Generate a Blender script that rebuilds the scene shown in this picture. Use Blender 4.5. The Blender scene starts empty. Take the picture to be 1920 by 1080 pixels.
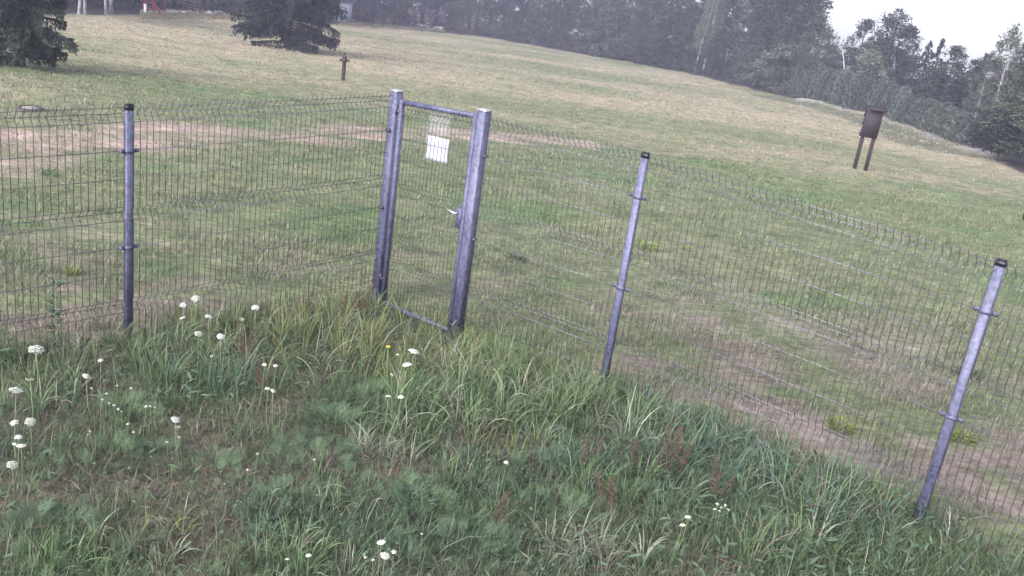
import bpy, math, random
import numpy as np
from mathutils import Matrix, Vector
random.seed(5)
RNG = np.random.default_rng(11)
SC = bpy.context.scene
COL = SC.collection

# ------------------------------------------------------------------ camera
CAM_H, PITCH, ROLL, FPX = 3.28, math.radians(20.48), math.radians(-8.26), 1903.0
_F = np.array([0, math.cos(PITCH), -math.sin(PITCH)])
_U = np.array([0, math.sin(PITCH), math.cos(PITCH)])
_R = np.array([1.0, 0, 0])
_cr, _sr = math.cos(ROLL), math.sin(ROLL)
CX = _R * _cr - _U * _sr
CY = _R * _sr + _U * _cr
EYE = np.array([0, 0, CAM_H])
cam = bpy.data.cameras.new('camera')
cam.sensor_width = 36.0
cam.lens = FPX / 1920 * 36.0
cam.clip_start = 0.05
cam.clip_end = 3000
cam_o = bpy.data.objects.new('camera', cam)
COL.objects.link(cam_o)
m = Matrix.Identity(4)
for i in range(3):
    m[i][0], m[i][1], m[i][2], m[i][3] = CX[i], CY[i], -_F[i], EYE[i]
cam_o.matrix_world = m
SC.camera = cam_o

# ------------------------------------------------------------------ world, sun, exposure
SUN_EL, SUN_AZ = math.radians(42), math.radians(215)      # azimuth clockwise from +Y
w = bpy.data.worlds.new('World'); SC.world = w; w.use_nodes = True
nt = w.node_tree; nt.nodes.clear()
out = nt.nodes.new('ShaderNodeOutputWorld'); bg = nt.nodes.new('ShaderNodeBackground')
sky = nt.nodes.new('ShaderNodeTexSky'); sky.sky_type = 'NISHITA'; sky.sun_disc = False
sky.sun_elevation = SUN_EL; sky.sun_rotation = SUN_AZ
sky.air_density = 1.0; sky.dust_density = 5.0; sky.ozone_density = 1.0
tc = nt.nodes.new('ShaderNodeTexCoord')
sep = nt.nodes.new('ShaderNodeSeparateXYZ'); comb = nt.nodes.new('ShaderNodeCombineXYZ')
add = nt.nodes.new('ShaderNodeMath'); add.operation = 'ADD'; add.inputs[1].default_value = 0.14
mx = nt.nodes.new('ShaderNodeMath'); mx.operation = 'MAXIMUM'; mx.inputs[1].default_value = 0.03
nt.links.new(tc.outputs['Generated'], sep.inputs[0])
nt.links.new(sep.outputs['X'], comb.inputs['X']); nt.links.new(sep.outputs['Y'], comb.inputs['Y'])
nt.links.new(sep.outputs['Z'], add.inputs[0]); nt.links.new(add.outputs[0], mx.inputs[0])
nt.links.new(mx.outputs[0], comb.inputs['Z']); nt.links.new(comb.outputs[0], sky.inputs[0])
# even cloud cover: the clear-sky colour pulled towards a pale lavender grey
lum = nt.nodes.new('ShaderNodeRGBToBW'); ov = nt.nodes.new('ShaderNodeMix'); ov.data_type = 'RGBA'
ov.inputs['Factor'].default_value = 0.8
tint = nt.nodes.new('ShaderNodeMix'); tint.data_type = 'RGBA'; tint.blend_type = 'MULTIPLY'
tint.inputs['Factor'].default_value = 1.0; tint.inputs['B'].default_value = (1.0, 0.99, 1.07, 1)
nt.links.new(sky.outputs[0], lum.inputs[0]); nt.links.new(lum.outputs[0], tint.inputs['A'])
nt.links.new(sky.outputs[0], ov.inputs['A']); nt.links.new(tint.outputs['Result'], ov.inputs['B'])
nt.links.new(ov.outputs['Result'], bg.inputs['Color']); bg.inputs['Strength'].default_value = 0.15
nt.links.new(bg.outputs[0], out.inputs['Surface'])
sl = bpy.data.lights.new('sun', 'SUN'); sl.energy = 0.6; sl.angle = math.radians(20); sl.color = (1.0, 0.96, 0.92)
so = bpy.data.objects.new('sun', sl); COL.objects.link(so)
sd = Vector((math.sin(SUN_AZ) * math.cos(SUN_EL), math.cos(SUN_AZ) * math.cos(SUN_EL), math.sin(SUN_EL)))
so.rotation_euler = sd.to_track_quat('Z', 'Y').to_euler(); so.location = (0, 0, 60)
SC.view_settings.view_transform = 'Standard'; SC.view_settings.look = 'None'
SC.view_settings.exposure = 1.76; SC.view_settings.gamma = 1.0
SC.view_settings.use_curve_mapping = False
SC.cycles.volume_step_rate = 4.0
SC.cycles.max_bounces = 6; SC.cycles.volume_bounces = 1; SC.cycles.transparent_max_bounces = 12

# ------------------------------------------------------------------ numeric helpers
_PERM = np.random.default_rng(3).random((256, 256))
def vnoise(x, y):
    x = np.asarray(x, float); y = np.asarray(y, float)
    xi = np.floor(x).astype(int); yi = np.floor(y).astype(int)
    fx = x - xi; fy = y - yi
    fx = fx * fx * (3 - 2 * fx); fy = fy * fy * (3 - 2 * fy)
    g = lambda a, b: _PERM[a & 255, b & 255]
    return ((g(xi, yi) * (1 - fx) + g(xi + 1, yi) * fx) * (1 - fy) + (g(xi, yi + 1) * (1 - fx) + g(xi + 1, yi + 1) * fx) * fy)
def fbm(x, y, o=4):
    s = 0; a = .5; t = 0
    for k in range(o):
        s = s + a * vnoise(x * 2 ** k + 17.3 * k, y * 2 ** k + 5.1 * k); t += a; a *= .55
    return s / t
def sstep(a, b, x):
    t = np.clip((x - a) / (b - a), 0, 1); return t * t * (3 - 2 * t)
def seg_dist(x, y, pts):
    """distance to a polyline and the along-parameter"""
    best = np.full(np.shape(x), 1e9)
    for (ax, ay), (bx, by) in zip(pts[:-1], pts[1:]):
        dx, dy = bx - ax, by - ay
        t = np.clip(((x - ax) * dx + (y - ay) * dy) / (dx * dx + dy * dy), 0, 1)
        best = np.minimum(best, np.hypot(x - ax - t * dx, y - ay - t * dy))
    return best

def softplus(v, k): return k * np.logaddexp(0, v / k)
BANK = None
def gz(x, y):
    x = np.asarray(x, float); y = np.asarray(y, float)
    z = -.11 * softplus(y - 6.1, .6) + .015 * softplus(y - 50, 4) + .008 * softplus(y - 110, 8)
    z = z - .09 * np.exp(-((x + .85) ** 2 + (y - 8.3) ** 2) / .5)
    near = np.exp(-np.maximum(y - 9, 0) / 6)
    z = z + (.05 * near + .22 * (1 - near) * sstep(12, 40, y)) * (fbm(x * .35 + 3, y * .35 + 8, 3) - .5)
    z = z + .03 * (fbm(x * 1.7, y * 1.7, 2) - .5)
    if BANK is not None:
        d = seg_dist(x, y, BANK)
        z = z + .30 * np.exp(-(d / 1.2) ** 2)
    return z
def ray(px, py): return _F + CX * (px - 960) / FPX - CY * (py - 540) / FPX
def hit(px, py, lift=0.0, tmax=400):
    d = ray(px, py); t = 2.0; step = .4
    lo = t
    while t < tmax:
        p = EYE + d * t
        if p[2] < gz(p[0], p[1]) + lift:
            hi = t
            for _ in range(24):
                mid = (lo + hi) / 2; p = EYE + d * mid
                if p[2] < gz(p[0], p[1]) + lift: hi = mid
                else: lo = mid
            return EYE + d * hi
        lo = t; t += max(.05, t * .01)
    return EYE + d * 90
def project(P):
    q = np.asarray(P, float) - EYE; d = q @ _F
    return 960 + FPX * (q @ CX) / d, 540 - FPX * (q @ CY) / d, d
def in_view(P, mpx=60):
    u, v, d = project(P)
    return (d > .5) & (u > -mpx) & (u < 1920 + mpx) & (v > -mpx) & (v < 1080 + mpx)
def height_to(x, y, py):
    """height of a vertical at (x, y) whose top shows at picture row py"""
    z0 = float(gz(x, y)); a, b = 0.0, 60.0
    for _ in range(40):
        c = (a + b) / 2
        if project(np.array([x, y, z0 + c]))[1] > py: a = c
        else: b = c
    return a

# ------------------------------------------------------------------ materials
def new_mat(name):
    mt = bpy.data.materials.new(name); mt.use_nodes = True
    return mt, mt.node_tree, mt.node_tree.nodes['Principled BSDF']
def simple(name, col, rough=.6, metal=0.0, var=.15, scale=8.0, spec=.4, bump=0.0, bscale=40):
    mt, t, b = new_mat(name)
    n = t.nodes.new('ShaderNodeTexNoise'); n.inputs['Scale'].default_value = scale; n.inputs['Detail'].default_value = 6
    co = t.nodes.new('ShaderNodeTexCoord'); t.links.new(co.outputs['Object'], n.inputs['Vector'])
    r = t.nodes.new('ShaderNodeValToRGB'); c = Vector(col[:3])
    r.color_ramp.elements[0].position = .3; r.color_ramp.elements[1].position = .7
    r.color_ramp.elements[0].color = (*(c * (1 - var)), 1); r.color_ramp.elements[1].color = (*(c * (1 + var)), 1)
    t.links.new(n.outputs['Fac'], r.inputs[0]); t.links.new(r.outputs[0], b.inputs['Base Color'])
    b.inputs['Roughness'].default_value = rough; b.inputs['Metallic'].default_value = metal
    b.inputs['Specular IOR Level'].default_value = spec
    if bump:
        n2 = t.nodes.new('ShaderNodeTexNoise'); n2.inputs['Scale'].default_value = bscale; n2.inputs['Detail'].default_value = 5
        t.links.new(co.outputs['Object'], n2.inputs['Vector'])
        bp = t.nodes.new('ShaderNodeBump'); bp.inputs['Strength'].default_value = bump; bp.inputs['Distance'].default_value = .02
        t.links.new(n2.outputs['Fac'], bp.inputs['Height']); t.links.new(bp.outputs[0], b.inputs['Normal'])
    return mt
def galvanised():
    mt, t, b = new_mat('galvanised_steel')
    co = t.nodes.new('ShaderNodeTexCoord')
    v = t.nodes.new('ShaderNodeTexVoronoi'); v.inputs['Scale'].default_value = 45
    n = t.nodes.new('ShaderNodeTexNoise'); n.inputs['Scale'].default_value = 9; n.inputs['Detail'].default_value = 8
    mp = t.nodes.new('ShaderNodeMapping'); mp.inputs['Scale'].default_value = (1, 1, .25)
    t.links.new(co.outputs['Object'], mp.inputs[0]); t.links.new(mp.outputs[0], n.inputs['Vector']); t.links.new(co.outputs['Object'], v.inputs['Vector'])
    mixf = t.nodes.new('ShaderNodeMix'); mixf.data_type = 'FLOAT'; mixf.inputs['Factor'].default_value = .35
    t.links.new(n.outputs['Fac'], mixf.inputs['A']); t.links.new(v.outputs['Color'], mixf.inputs['B'])
    r = t.nodes.new('ShaderNodeValToRGB'); e = r.color_ramp.elements
    e[0].position = .3; e[0].color = (.040, .043, .085, 1); e[1].position = .70; e[1].color = (.125, .130, .205, 1)
    t.links.new(mixf.outputs[0], r.inputs[0]); t.links.new(r.outputs[0], b.inputs['Base Color'])
    b.inputs['Metallic'].default_value = .12; b.inputs['Roughness'].default_value = .55
    return mt
def veg(name, transl=.25, rough=.65, spec=.25, tint=(1, 1, 1), nscale=0.0):
    mt, t, b = new_mat(name)
    a = t.nodes.new('ShaderNodeAttribute'); a.attribute_name = 'Col'
    oi = t.nodes.new('ShaderNodeObjectInfo')
    mu = t.nodes.new('ShaderNodeMix'); mu.data_type = 'RGBA'; mu.blend_type = 'MULTIPLY'; mu.inputs['Factor'].default_value = 1
    r = t.nodes.new('ShaderNodeValToRGB'); e = r.color_ramp.elements
    if nscale:
        e[0].color = (.50 * tint[0], .54 * tint[1], .62 * tint[2], 1); e[1].color = (1.0 * tint[0], .98 * tint[1], .95 * tint[2], 1)
        t.links.new(oi.outputs['Random'], r.inputs[0])
    else:
        e[0].color = (*tint, 1); e[1].color = (*tint, 1)
    t.links.new(a.outputs['Color'], mu.inputs['A']); t.links.new(r.outputs[0], mu.inputs['B'])
    t.links.new(mu.outputs['Result'], b.inputs['Base Color'])
    b.inputs['Roughness'].default_value = rough; b.inputs['Specular IOR Level'].default_value = spec
    tr = t.nodes.new('ShaderNodeBsdfTranslucent'); t.links.new(mu.outputs['Result'], tr.inputs['Color'])
    ms = t.nodes.new('ShaderNodeMixShader'); ms.inputs[0].default_value = transl
    o = t.nodes['Material Output']
    t.links.new(b.outputs[0], ms.inputs[1]); t.links.new(tr.outputs[0], ms.inputs[2]); t.links.new(ms.outputs[0], o.inputs['Surface'])
    return mt
def ground_mat():
    mt, t, b = new_mat('meadow_ground')
    a = t.nodes.new('ShaderNodeAttribute'); a.attribute_name = 'Col'
    co = t.nodes.new('ShaderNodeNewGeometry')
    def noise(scale, det, stretch=(1, 1, 1)):
        mp = t.nodes.new('ShaderNodeMapping'); mp.inputs['Scale'].default_value = stretch
        n = t.nodes.new('ShaderNodeTexNoise'); n.inputs['Scale'].default_value = scale; n.inputs['Detail'].default_value = det
        n.inputs['Roughness'].default_value = .62
        t.links.new(co.outputs['Position'], mp.inputs[0]); t.links.new(mp.outputs[0], n.inputs['Vector']); return n
    cur = a.outputs['Color']
    for sc_, det, st, lo, hi in ((2.2, 8, (1, 1, 1), (.66, .70, .66), (1.32, 1.27, 1.28)), (14, 6, (.55, 1, 1), (.6, .6, .58), (1.42, 1.4, 1.38)), (.8, 6, (.4, 1, 1), (.86, .9, .84), (1.12, 1.08, 1.12))):
        n = noise(sc_, det, st)
        r = t.nodes.new('ShaderNodeValToRGB'); e = r.color_ramp.elements
        e[0].position = .32; e[1].position = .68; e[0].color = (*lo, 1); e[1].color = (*hi, 1)
        mu = t.nodes.new('ShaderNodeMix'); mu.data_type = 'RGBA'; mu.blend_type = 'MULTIPLY'; mu.inputs['Factor'].default_value = 1
        t.links.new(n.outputs['Fac'], r.inputs[0]); t.links.new(cur, mu.inputs['A']); t.links.new(r.outputs[0], mu.inputs['B'])
        cur = mu.outputs['Result']
    t.links.new(cur, b.inputs['Base Color'])
    b.inputs['Roughness'].default_value = .95; b.inputs['Specular IOR Level'].default_value = .1
    n = noise(9, 10); bp = t.nodes.new('ShaderNodeBump'); bp.inputs['Strength'].default_value = .8; bp.inputs['Distance'].default_value = .05
    t.links.new(n.outputs['Fac'], bp.inputs['Height']); t.links.new(bp.outputs[0], b.inputs['Normal'])
    return mt
M_GALV = galvanised()
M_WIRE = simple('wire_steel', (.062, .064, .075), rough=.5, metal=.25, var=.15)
M_WIRE_H = simple('wire_steel_skylit', (.17, .17, .20), rough=.4, metal=.5, var=.15)  # cross wires: same steel, with the sky's reflection put into its paler colour
M_BLACK = simple('black_plastic', (.012, .012, .016), rough=.4, var=.2)
M_BOLT = simple('bolt_steel', (.09, .09, .12), rough=.4, metal=.6)
M_BRIGHT = simple('bright_steel', (.62, .62, .68), rough=.25, metal=.8, var=.08)
M_CONC = simple('concrete', (.22, .21, .19), rough=.9, var=.3, scale=12, bump=.5)
M_IRON = simple('cast_iron', (.045, .03, .035), rough=.65, var=.35, scale=14)
M_PAPER = simple('white_sheet', (.42, .43, .50), rough=.5, var=.04, scale=6)
M_WOOD = simple('stained_wood', (.030, .021, .027), rough=.8, var=.3, scale=10, bump=.4)
M_BROWNWOOD = simple('weathered_wood', (.10, .075, .07), rough=.85, var=.3, scale=10)
M_RED = simple('red_paint', (.30, .03, .04), rough=.6, var=.25)
M_WHITE = simple('white_paint', (.75, .74, .76), rough=.5, var=.06)
M_STONE = simple('pale_stone', (.48, .46, .47), rough=.9, var=.35, scale=3, bump=.5)
M_SHED = simple('pale_blue_boards', (.40, .43, .55), rough=.7, var=.12)
M_ROOF = simple('dark_roof', (.07, .07, .085), rough=.8, var=.2)
M_VEG = veg('grass_blades')
M_WEED = veg('weed_leaves', transl=.2)
M_CROWN = veg('tree_foliage', transl=.18, nscale=1)
M_BARK = simple('bark', (.045, .038, .036), rough=.95, var=.4, scale=6, bump=.6)
M_BIRCH = simple('birch_bark', (.30, .29, .31), rough=.8, var=.5, scale=5)
M_FLOWER = simple('white_petals', (.40, .42, .37), rough=.6, var=.1, scale=60)
M_CREAM = simple('cream_petals', (.24, .26, .18), rough=.7, var=.2, scale=60)
M_YELLOW = simple('yellow_petals', (.42, .36, .04), rough=.6, var=.1, scale=60)
M_STEM = simple('plant_stem', (.13, .17, .085), rough=.7, var=.2, scale=20)
M_SORREL = simple('sorrel_seed', (.080, .048, .038), rough=.85, var=.35, scale=60)
def sleeve():
    mt, t, b = new_mat('clear_sleeve')
    b.inputs['Base Color'].default_value = (.75, .72, .78, 1); b.inputs['Roughness'].default_value = .35
    tr = t.nodes.new('ShaderNodeBsdfTransparent'); ms = t.nodes.new('ShaderNodeMixShader'); ms.inputs[0].default_value = .09
    t.links.new(tr.outputs[0], ms.inputs[1]); t.links.new(b.outputs[0], ms.inputs[2]); t.links.new(ms.outputs[0], t.nodes['Material Output'].inputs['Surface'])
    return mt
M_SLEEVE = sleeve()
M_GROUND = ground_mat()

# ------------------------------------------------------------------ mesh helpers
def mesh_np(name, V, faces, mat, cols=None, smooth=False):
    """V (n,3); faces: list of int arrays (f,k)"""
    me = bpy.data.meshes.new(name); V = np.ascontiguousarray(V, dtype=np.float32)
    me.vertices.add(len(V)); me.vertices.foreach_set('co', V.ravel())
    faces = [f for f in faces if len(f)]
    lv = np.concatenate([f.ravel() for f in faces]).astype(np.int32)
    tot = np.concatenate([np.full(len(f), f.shape[1]) for f in faces]).astype(np.int32)
    st = np.concatenate([[0], np.cumsum(tot)[:-1]]).astype(np.int32)
    me.loops.add(len(lv)); me.loops.foreach_set('vertex_index', lv)
    me.polygons.add(len(tot)); me.polygons.foreach_set('loop_start', st)
    if smooth: me.polygons.foreach_set('use_smooth', np.ones(len(tot), dtype=bool))
    me.update(calc_edges=True)
    if cols is not None:
        at = me.color_attributes.new('Col', 'FLOAT_COLOR', 'POINT')
        c4 = np.ones((len(V), 4), np.float32); c4[:, :3] = cols
        at.data.foreach_set('color', c4.ravel())
    me.materials.append(mat)
    return me
def link(name, me, parent=None, loc=None):
    o = bpy.data.objects.new(name, me); COL.objects.link(o)
    if parent: o.parent = parent
    if loc is not None: o.location = loc
    return o
def tag(o, label=None, cat=None, group=None, kind=None):
    if label: o['label'] = label
    if cat: o['category'] = cat
    if group: o['group'] = group
    if kind: o['kind'] = kind
    return o
def thing(name, label, cat, loc, rz=0.0, group=None):
    o = bpy.data.objects.new(name, None); o.empty_display_size = .1; COL.objects.link(o)
    o.location = loc; o.rotation_euler.z = rz
    return tag(o, label, cat, group)
def dup(root, loc, rz=0.0, sc=(1, 1, 1), label=None, group=None):
    r = root.copy(); COL.objects.link(r); r.location = loc; r.rotation_euler = (0, 0, rz); r.scale = sc
    if label: r['label'] = label
    if group: r['group'] = group
    for ch in list(root.children):
        c = ch.copy(); COL.objects.link(c); c.parent = r
        for g in list(ch.children):
            d = g.copy(); COL.objects.link(d); d.parent = c
    return r
class MB:
    def __init__(s): s.V = []; s.F3 = []; s.F4 = []; s.n = 0
    def addv(s, V): V = np.asarray(V, float).reshape(-1, 3); s.V.append(V); b = s.n; s.n += len(V); return b
    def box(s, c, size, M=None, bev=0.0):
        hx, hy, hz = [v / 2 for v in size]
        if bev > 0:
            r = bev; prof = [(-hx + r, -hy), (hx - r, -hy), (hx, -hy + r), (hx, hy - r), (hx - r, hy), (-hx + r, hy), (-hx, hy - r), (-hx, -hy + r)]
        else: prof = [(-hx, -hy), (hx, -hy), (hx, hy), (-hx, hy)]
        k = len(prof)
        V = np.array([(x, y, -hz) for x, y in prof] + [(x, y, hz) for x, y in prof])
        if M is not None: V = V @ np.asarray(M).T
        b = s.addv(V + np.asarray(c, float))
        for i in range(k):
            j = (i + 1) % k; s.F4.append((b + i, b + j, b + k + j, b + k + i))
        for i in range(1, k - 1):
            s.F3.append((b, b + i + 1, b + i)); s.F3.append((b + k, b + k + i, b + k + i + 1))
        return s
    def tube(s, pts, rad, k=6, caps=True):
        pts = np.asarray(pts, float); n = len(pts); rad = np.broadcast_to(np.asarray(rad, float), (n,))
        T = np.gradient(pts, axis=0); T /= np.linalg.norm(T, axis=1)[:, None] + 1e-12
        ref = np.array([0, 0, 1.0]) if abs(T[0][2]) < .9 else np.array([1.0, 0, 0])
        V = []
        for i in range(n):
            a = np.cross(T[i], ref); a /= np.linalg.norm(a) + 1e-12; c = np.cross(a, T[i])
            for j in range(k):
                th = 2 * math.pi * (j + .5) / k
                V.append(pts[i] + rad[i] * (a * math.cos(th) + c * math.sin(th)))
        b = s.addv(V)
        for i in range(n - 1):
            for j in range(k):
                q = (j + 1) % k; s.F4.append((b + i * k + j, b + i * k + q, b + (i + 1) * k + q, b + (i + 1) * k + j))
        if caps:
            for j in range(1, k - 1):
                s.F3.append((b, b + j + 1, b + j)); e = b + (n - 1) * k; s.F3.append((e, e + j, e + j + 1))
        return s
    def lathe(s, prof, k=14, M=None, c=(0, 0, 0)):
        V = []
        for r, z in prof:
            for j in range(k): V.append((r * math.cos(2 * math.pi * j / k), r * math.sin(2 * math.pi * j / k), z))
        V = np.array(V)
        if M is not None: V = V @ np.asarray(M).T
        b = s.addv(V + np.asarray(c, float)); n = len(prof)
        for i in range(n - 1):
            for j in range(k):
                q = (j + 1) % k; s.F4.append((b + i * k + j, b + i * k + q, b + (i + 1) * k + q, b + (i + 1) * k + j))
        return s
    def mesh(s, name, mat, smooth=False, cols=None):
        f = []
        if s.F3: f.append(np.array(s.F3))
        if s.F4: f.append(np.array(s.F4))
        return mesh_np(name, np.concatenate(s.V), f, mat, cols, smooth)
    def build(s, name, mat, parent=None, loc=None, smooth=False):
        return link(name, s.mesh(name, mat, smooth), parent, loc)
def rot_z(a): c, s_ = math.cos(a), math.sin(a); return np.array([[c, -s_, 0], [s_, c, 0], [0, 0, 1]])

# blades: ribbons that lean and curl
def blades(root, az, L, lean, curl, wd, S, col, tip=1.25):
    N = len(root); t = np.linspace(0, 1, S + 1)
    th = lean[:, None] + curl[:, None] * (t[None, :] ** 1.3)
    dl = L[:, None] / S
    hx = np.concatenate([np.zeros((N, 1)), np.cumsum(np.sin(th[:, :-1]) * dl, 1)], 1)
    hz = np.concatenate([np.zeros((N, 1)), np.cumsum(np.cos(th[:, :-1]) * dl, 1)], 1)
    ca, sa = np.cos(az), np.sin(az)
    C = np.stack([root[:, 0:1] + hx * ca[:, None], root[:, 1:2] + hx * sa[:, None], root[:, 2:3] + hz], -1)
    tw = az + math.pi / 2 + RNG.normal(0, .5, N)
    side = np.stack([np.cos(tw), np.sin(tw), RNG.normal(0, .25, N)], -1)
    wprof = (1 - t ** 2.2) * .5 + .02
    off = side[:, None, :] * (wd[:, None] * wprof[None, :])[:, :, None]
    V = np.stack([C - off, C + off], 2).reshape(N, -1, 3)
    nv = 2 * (S + 1)
    i = np.arange(S); f = np.stack([2 * i, 2 * i + 1, 2 * i + 3, 2 * i + 2], 1)
    Fq = (f[None] + (np.arange(N) * nv)[:, None, None]).reshape(-1, 4)
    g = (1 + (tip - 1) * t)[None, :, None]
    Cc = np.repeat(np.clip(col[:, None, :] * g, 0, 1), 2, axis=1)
    return V.reshape(-1, 3), Fq, Cc.reshape(-1, 3)
def scatter(tv, tf, P, Rm, sc, col, tcol=None):
    """template verts (k,3), quads (f,4) placed N times"""
    N = len(P); k = len(tv)
    V = np.einsum('nij,kj->nki', Rm * sc[:, None, None], tv) + P[:, None, :]
    Fq = (tf[None] + (np.arange(N) * k)[:, None, None]).reshape(-1, 4)
    tc_ = np.ones(k) if tcol is None else tcol
    C = np.clip(col[:, None, :] * tc_[None, :, None], 0, 1)
    return V.reshape(-1, 3), Fq, C.reshape(-1, 3)
def join(parts):
    V, F, C = [], [], []; n = 0
    for v, f, c in parts:
        V.append(v); F.append(f + n); C.append(c); n += len(v)
    return np.concatenate(V), np.concatenate(F), np.concatenate(C)
def rand_rot(N, tilt=.5):
    """x axis of the template points outwards with a random heading; tilt up/down and roll"""
    az = RNG.random(N) * 2 * math.pi; el = RNG.normal(0, tilt, N); ro = RNG.normal(0, tilt, N)
    return eul(az, el, ro)
def eul(az, el, ro):
    N = len(az); ca, sa, ce, se, cr, sr = np.cos(az), np.sin(az), np.cos(el), np.sin(el), np.cos(ro), np.sin(ro)
    x = np.stack([ca * ce, sa * ce, se], -1)
    y0 = np.stack([-sa, ca, np.zeros(N)], -1); z0 = np.cross(x, y0)
    y = y0 * cr[:, None] + z0 * sr[:, None]; z = np.cross(x, y)
    return np.stack([x, y, z], -1)
def jit(base, N, s=.18):
    base = np.asarray(base, float)
    return np.clip(base * (1 + RNG.normal(0, s, (N, 1))) * (1 + RNG.normal(0, s * .35, (N, 3))), .004, .9)

# ------------------------------------------------------------------ key places (read off once, then fixed on the ground)
P1 = np.array([-2.733, 6.707]); GL = np.array([-1.222, 8.716]); GR = np.array([-.410, 7.942]); P4 = np.array([.796, 7.057]); P5 = np.array([2.765, 5.659])
ZB = {'P1': -.036, 'GL': -.076, 'GR': -.003, 'P4': .07, 'P5': .046}
dL = (GL - P1) / np.linalg.norm(GL - P1); dR = (P5 - P4) / np.linalg.norm(P5 - P4)
P0 = P1 - 2.5 * np.array([math.cos(math.radians(47)), math.sin(math.radians(47))])
P6 = P5 + 2.5 * np.array([math.cos(math.radians(-43)), math.sin(math.radians(-43))])
FENCE = [tuple(P0), tuple(P1), tuple(GL), tuple(GR), tuple(P4), tuple(P5), tuple(P6)]
def fence_y(x):
    return np.interp(x, [p[0] for p in FENCE], [p[1] for p in FENCE])
def outside(x, y): return y - fence_y(x)
EDGE_PX = [(-120, 34), (130, 30), (250, 28), (470, 38), (640, 48), (760, 55), (900, 68), (1000, 86), (1100, 103), (1200, 121), (1300, 140), (1400, 163), (1480, 183), (1560, 197), (1640, 214), (1720, 238), (1800, 268), (1860, 296), (1930, 330), (2050, 400)]
BANK = None
_bank = [hit(*p)[:2] for p in ((1510, 192), (1560, 200), (1640, 219), (1720, 244), (1800, 273), (1838, 291))]
BANK = [tuple(p) for p in _bank]
EDGE = np.array([hit(*p)[:2] for p in EDGE_PX])
EDGE_B = np.degrees(np.arctan2(EDGE[:, 0], EDGE[:, 1])); EDGE_D = np.hypot(EDGE[:, 0], EDGE[:, 1])
def edge_dist(x, y):
    """metres beyond the field's far edge (positive inside the wood)"""
    b = np.degrees(np.arctan2(x, np.maximum(y, .1)))
    return np.hypot(x, y) - np.interp(b, EDGE_B, EDGE_D)
def at_edge(px, extra=0.0):
    py = np.interp(px, [p[0] for p in EDGE_PX], [p[1] for p in EDGE_PX])
    p = hit(px, py); d = p[:2] / np.hypot(*p[:2]); q = p[:2] + d * extra
    return q[0], q[1], float(gz(q[0], q[1]))
TRACK = [tuple(hit(*p)[:2]) for p in ((-160, 292), (0, 272), (120, 260), (300, 254), (480, 250), (640, 248), (800, 250), (930, 254), (1060, 266))]
TRACK2 = [tuple(hit(*p)[:2]) for p in ((1060, 262), (1180, 278), (1330, 288), (1480, 290), (1640, 306), (1800, 350), (1920, 372))]
TUFTDARK = [tuple(hit(*p)[:2]) for p in ((0, 395), (240, 380), (500, 345), (700, 318))]

# ------------------------------------------------------------------ ground sheet
GREEN = np.array([.120, .140, .078]); FRESH = np.array([.088, .138, .062]); STRAW = np.array([.232, .212, .150])
SOIL = np.array([.175, .142, .124]); TRACKC = np.array([.270, .212, .188]); THATCH = np.array([.115, .108, .082]); DARKG = np.array([.06, .074, .046])
def mixc(a, b, f): return a * (1 - f[..., None]) + b * f[..., None]
def track_mask(x, y):
    d1 = seg_dist(x, y, TRACK); d2 = seg_dist(x, y, TRACK2)
    n = fbm(x * .8 + 9, y * 1.6, 4)
    n2 = fbm(x * 2.2 + 1, y * 3.5 + 6, 3)
    m1 = sstep(1.3, .3, d1 + (n - .5) * 2.4) * (.66 + .34 * sstep(.38, .58, n2)) * (1 - .45 * sstep(.35, .1, np.abs(d1 - .1)))
    m2 = .42 * sstep(.5, .1, np.abs(d2 - .45) + (n - .5) * 1.2) * sstep(.35, .6, n2)
    return np.maximum(m1, m2)
def lawn_col(x, y):
    """real colour of the turf: green and dried-out patches, bare soil by the fence, the worn track"""
    d = np.hypot(x, y)
    n1 = fbm(x * .10 + 2, y * .16 + 7, 4); n2 = fbm(x * .55 + 31, y * .8 + 3, 4); n3 = fbm(x * .05 + 11, y * .05 + 1, 3)
    n4 = fbm(x * 2.1 + 3, y * 2.6 + 13, 3)
    dry = np.clip(sstep(18, 52, d) * .72 + (n1 - .5) * 2.2 + (n3 - .5) * .8, 0, 1)
    c = mixc(np.broadcast_to(GREEN, x.shape + (3,)), STRAW, dry)
    c = mixc(c, FRESH, sstep(.55, .75, n2) * (1 - dry * .6) * .75)
    near = sstep(13, 7.5, d)
    bare = sstep(.50, .66, n2 * .4 + n4 * .6 + .05 * sstep(0, 3, x)) * near * .85
    c = mixc(c, SOIL, bare)
    c = mixc(c, np.broadcast_to(np.array([.175, .150, .138]), c.shape), .42 * sstep(.6, 2.6, x) * sstep(14, 8, y) * sstep(.35, .6, n4))
    c = mixc(c, TRACKC, track_mask(x, y))
    tl = sstep(.4, .1, np.abs(seg_dist(x, y, TRACK) - 1.9)) * .35
    c = mixc(c, GREEN * .9, tl)
    fine = fbm(x * 5.5 + 3, y * 9 + 2, 3) - .5
    c = c * (1 + .55 * fine)[..., None] * np.array([1.16, 1.14, 1.18])
    return c
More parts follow.
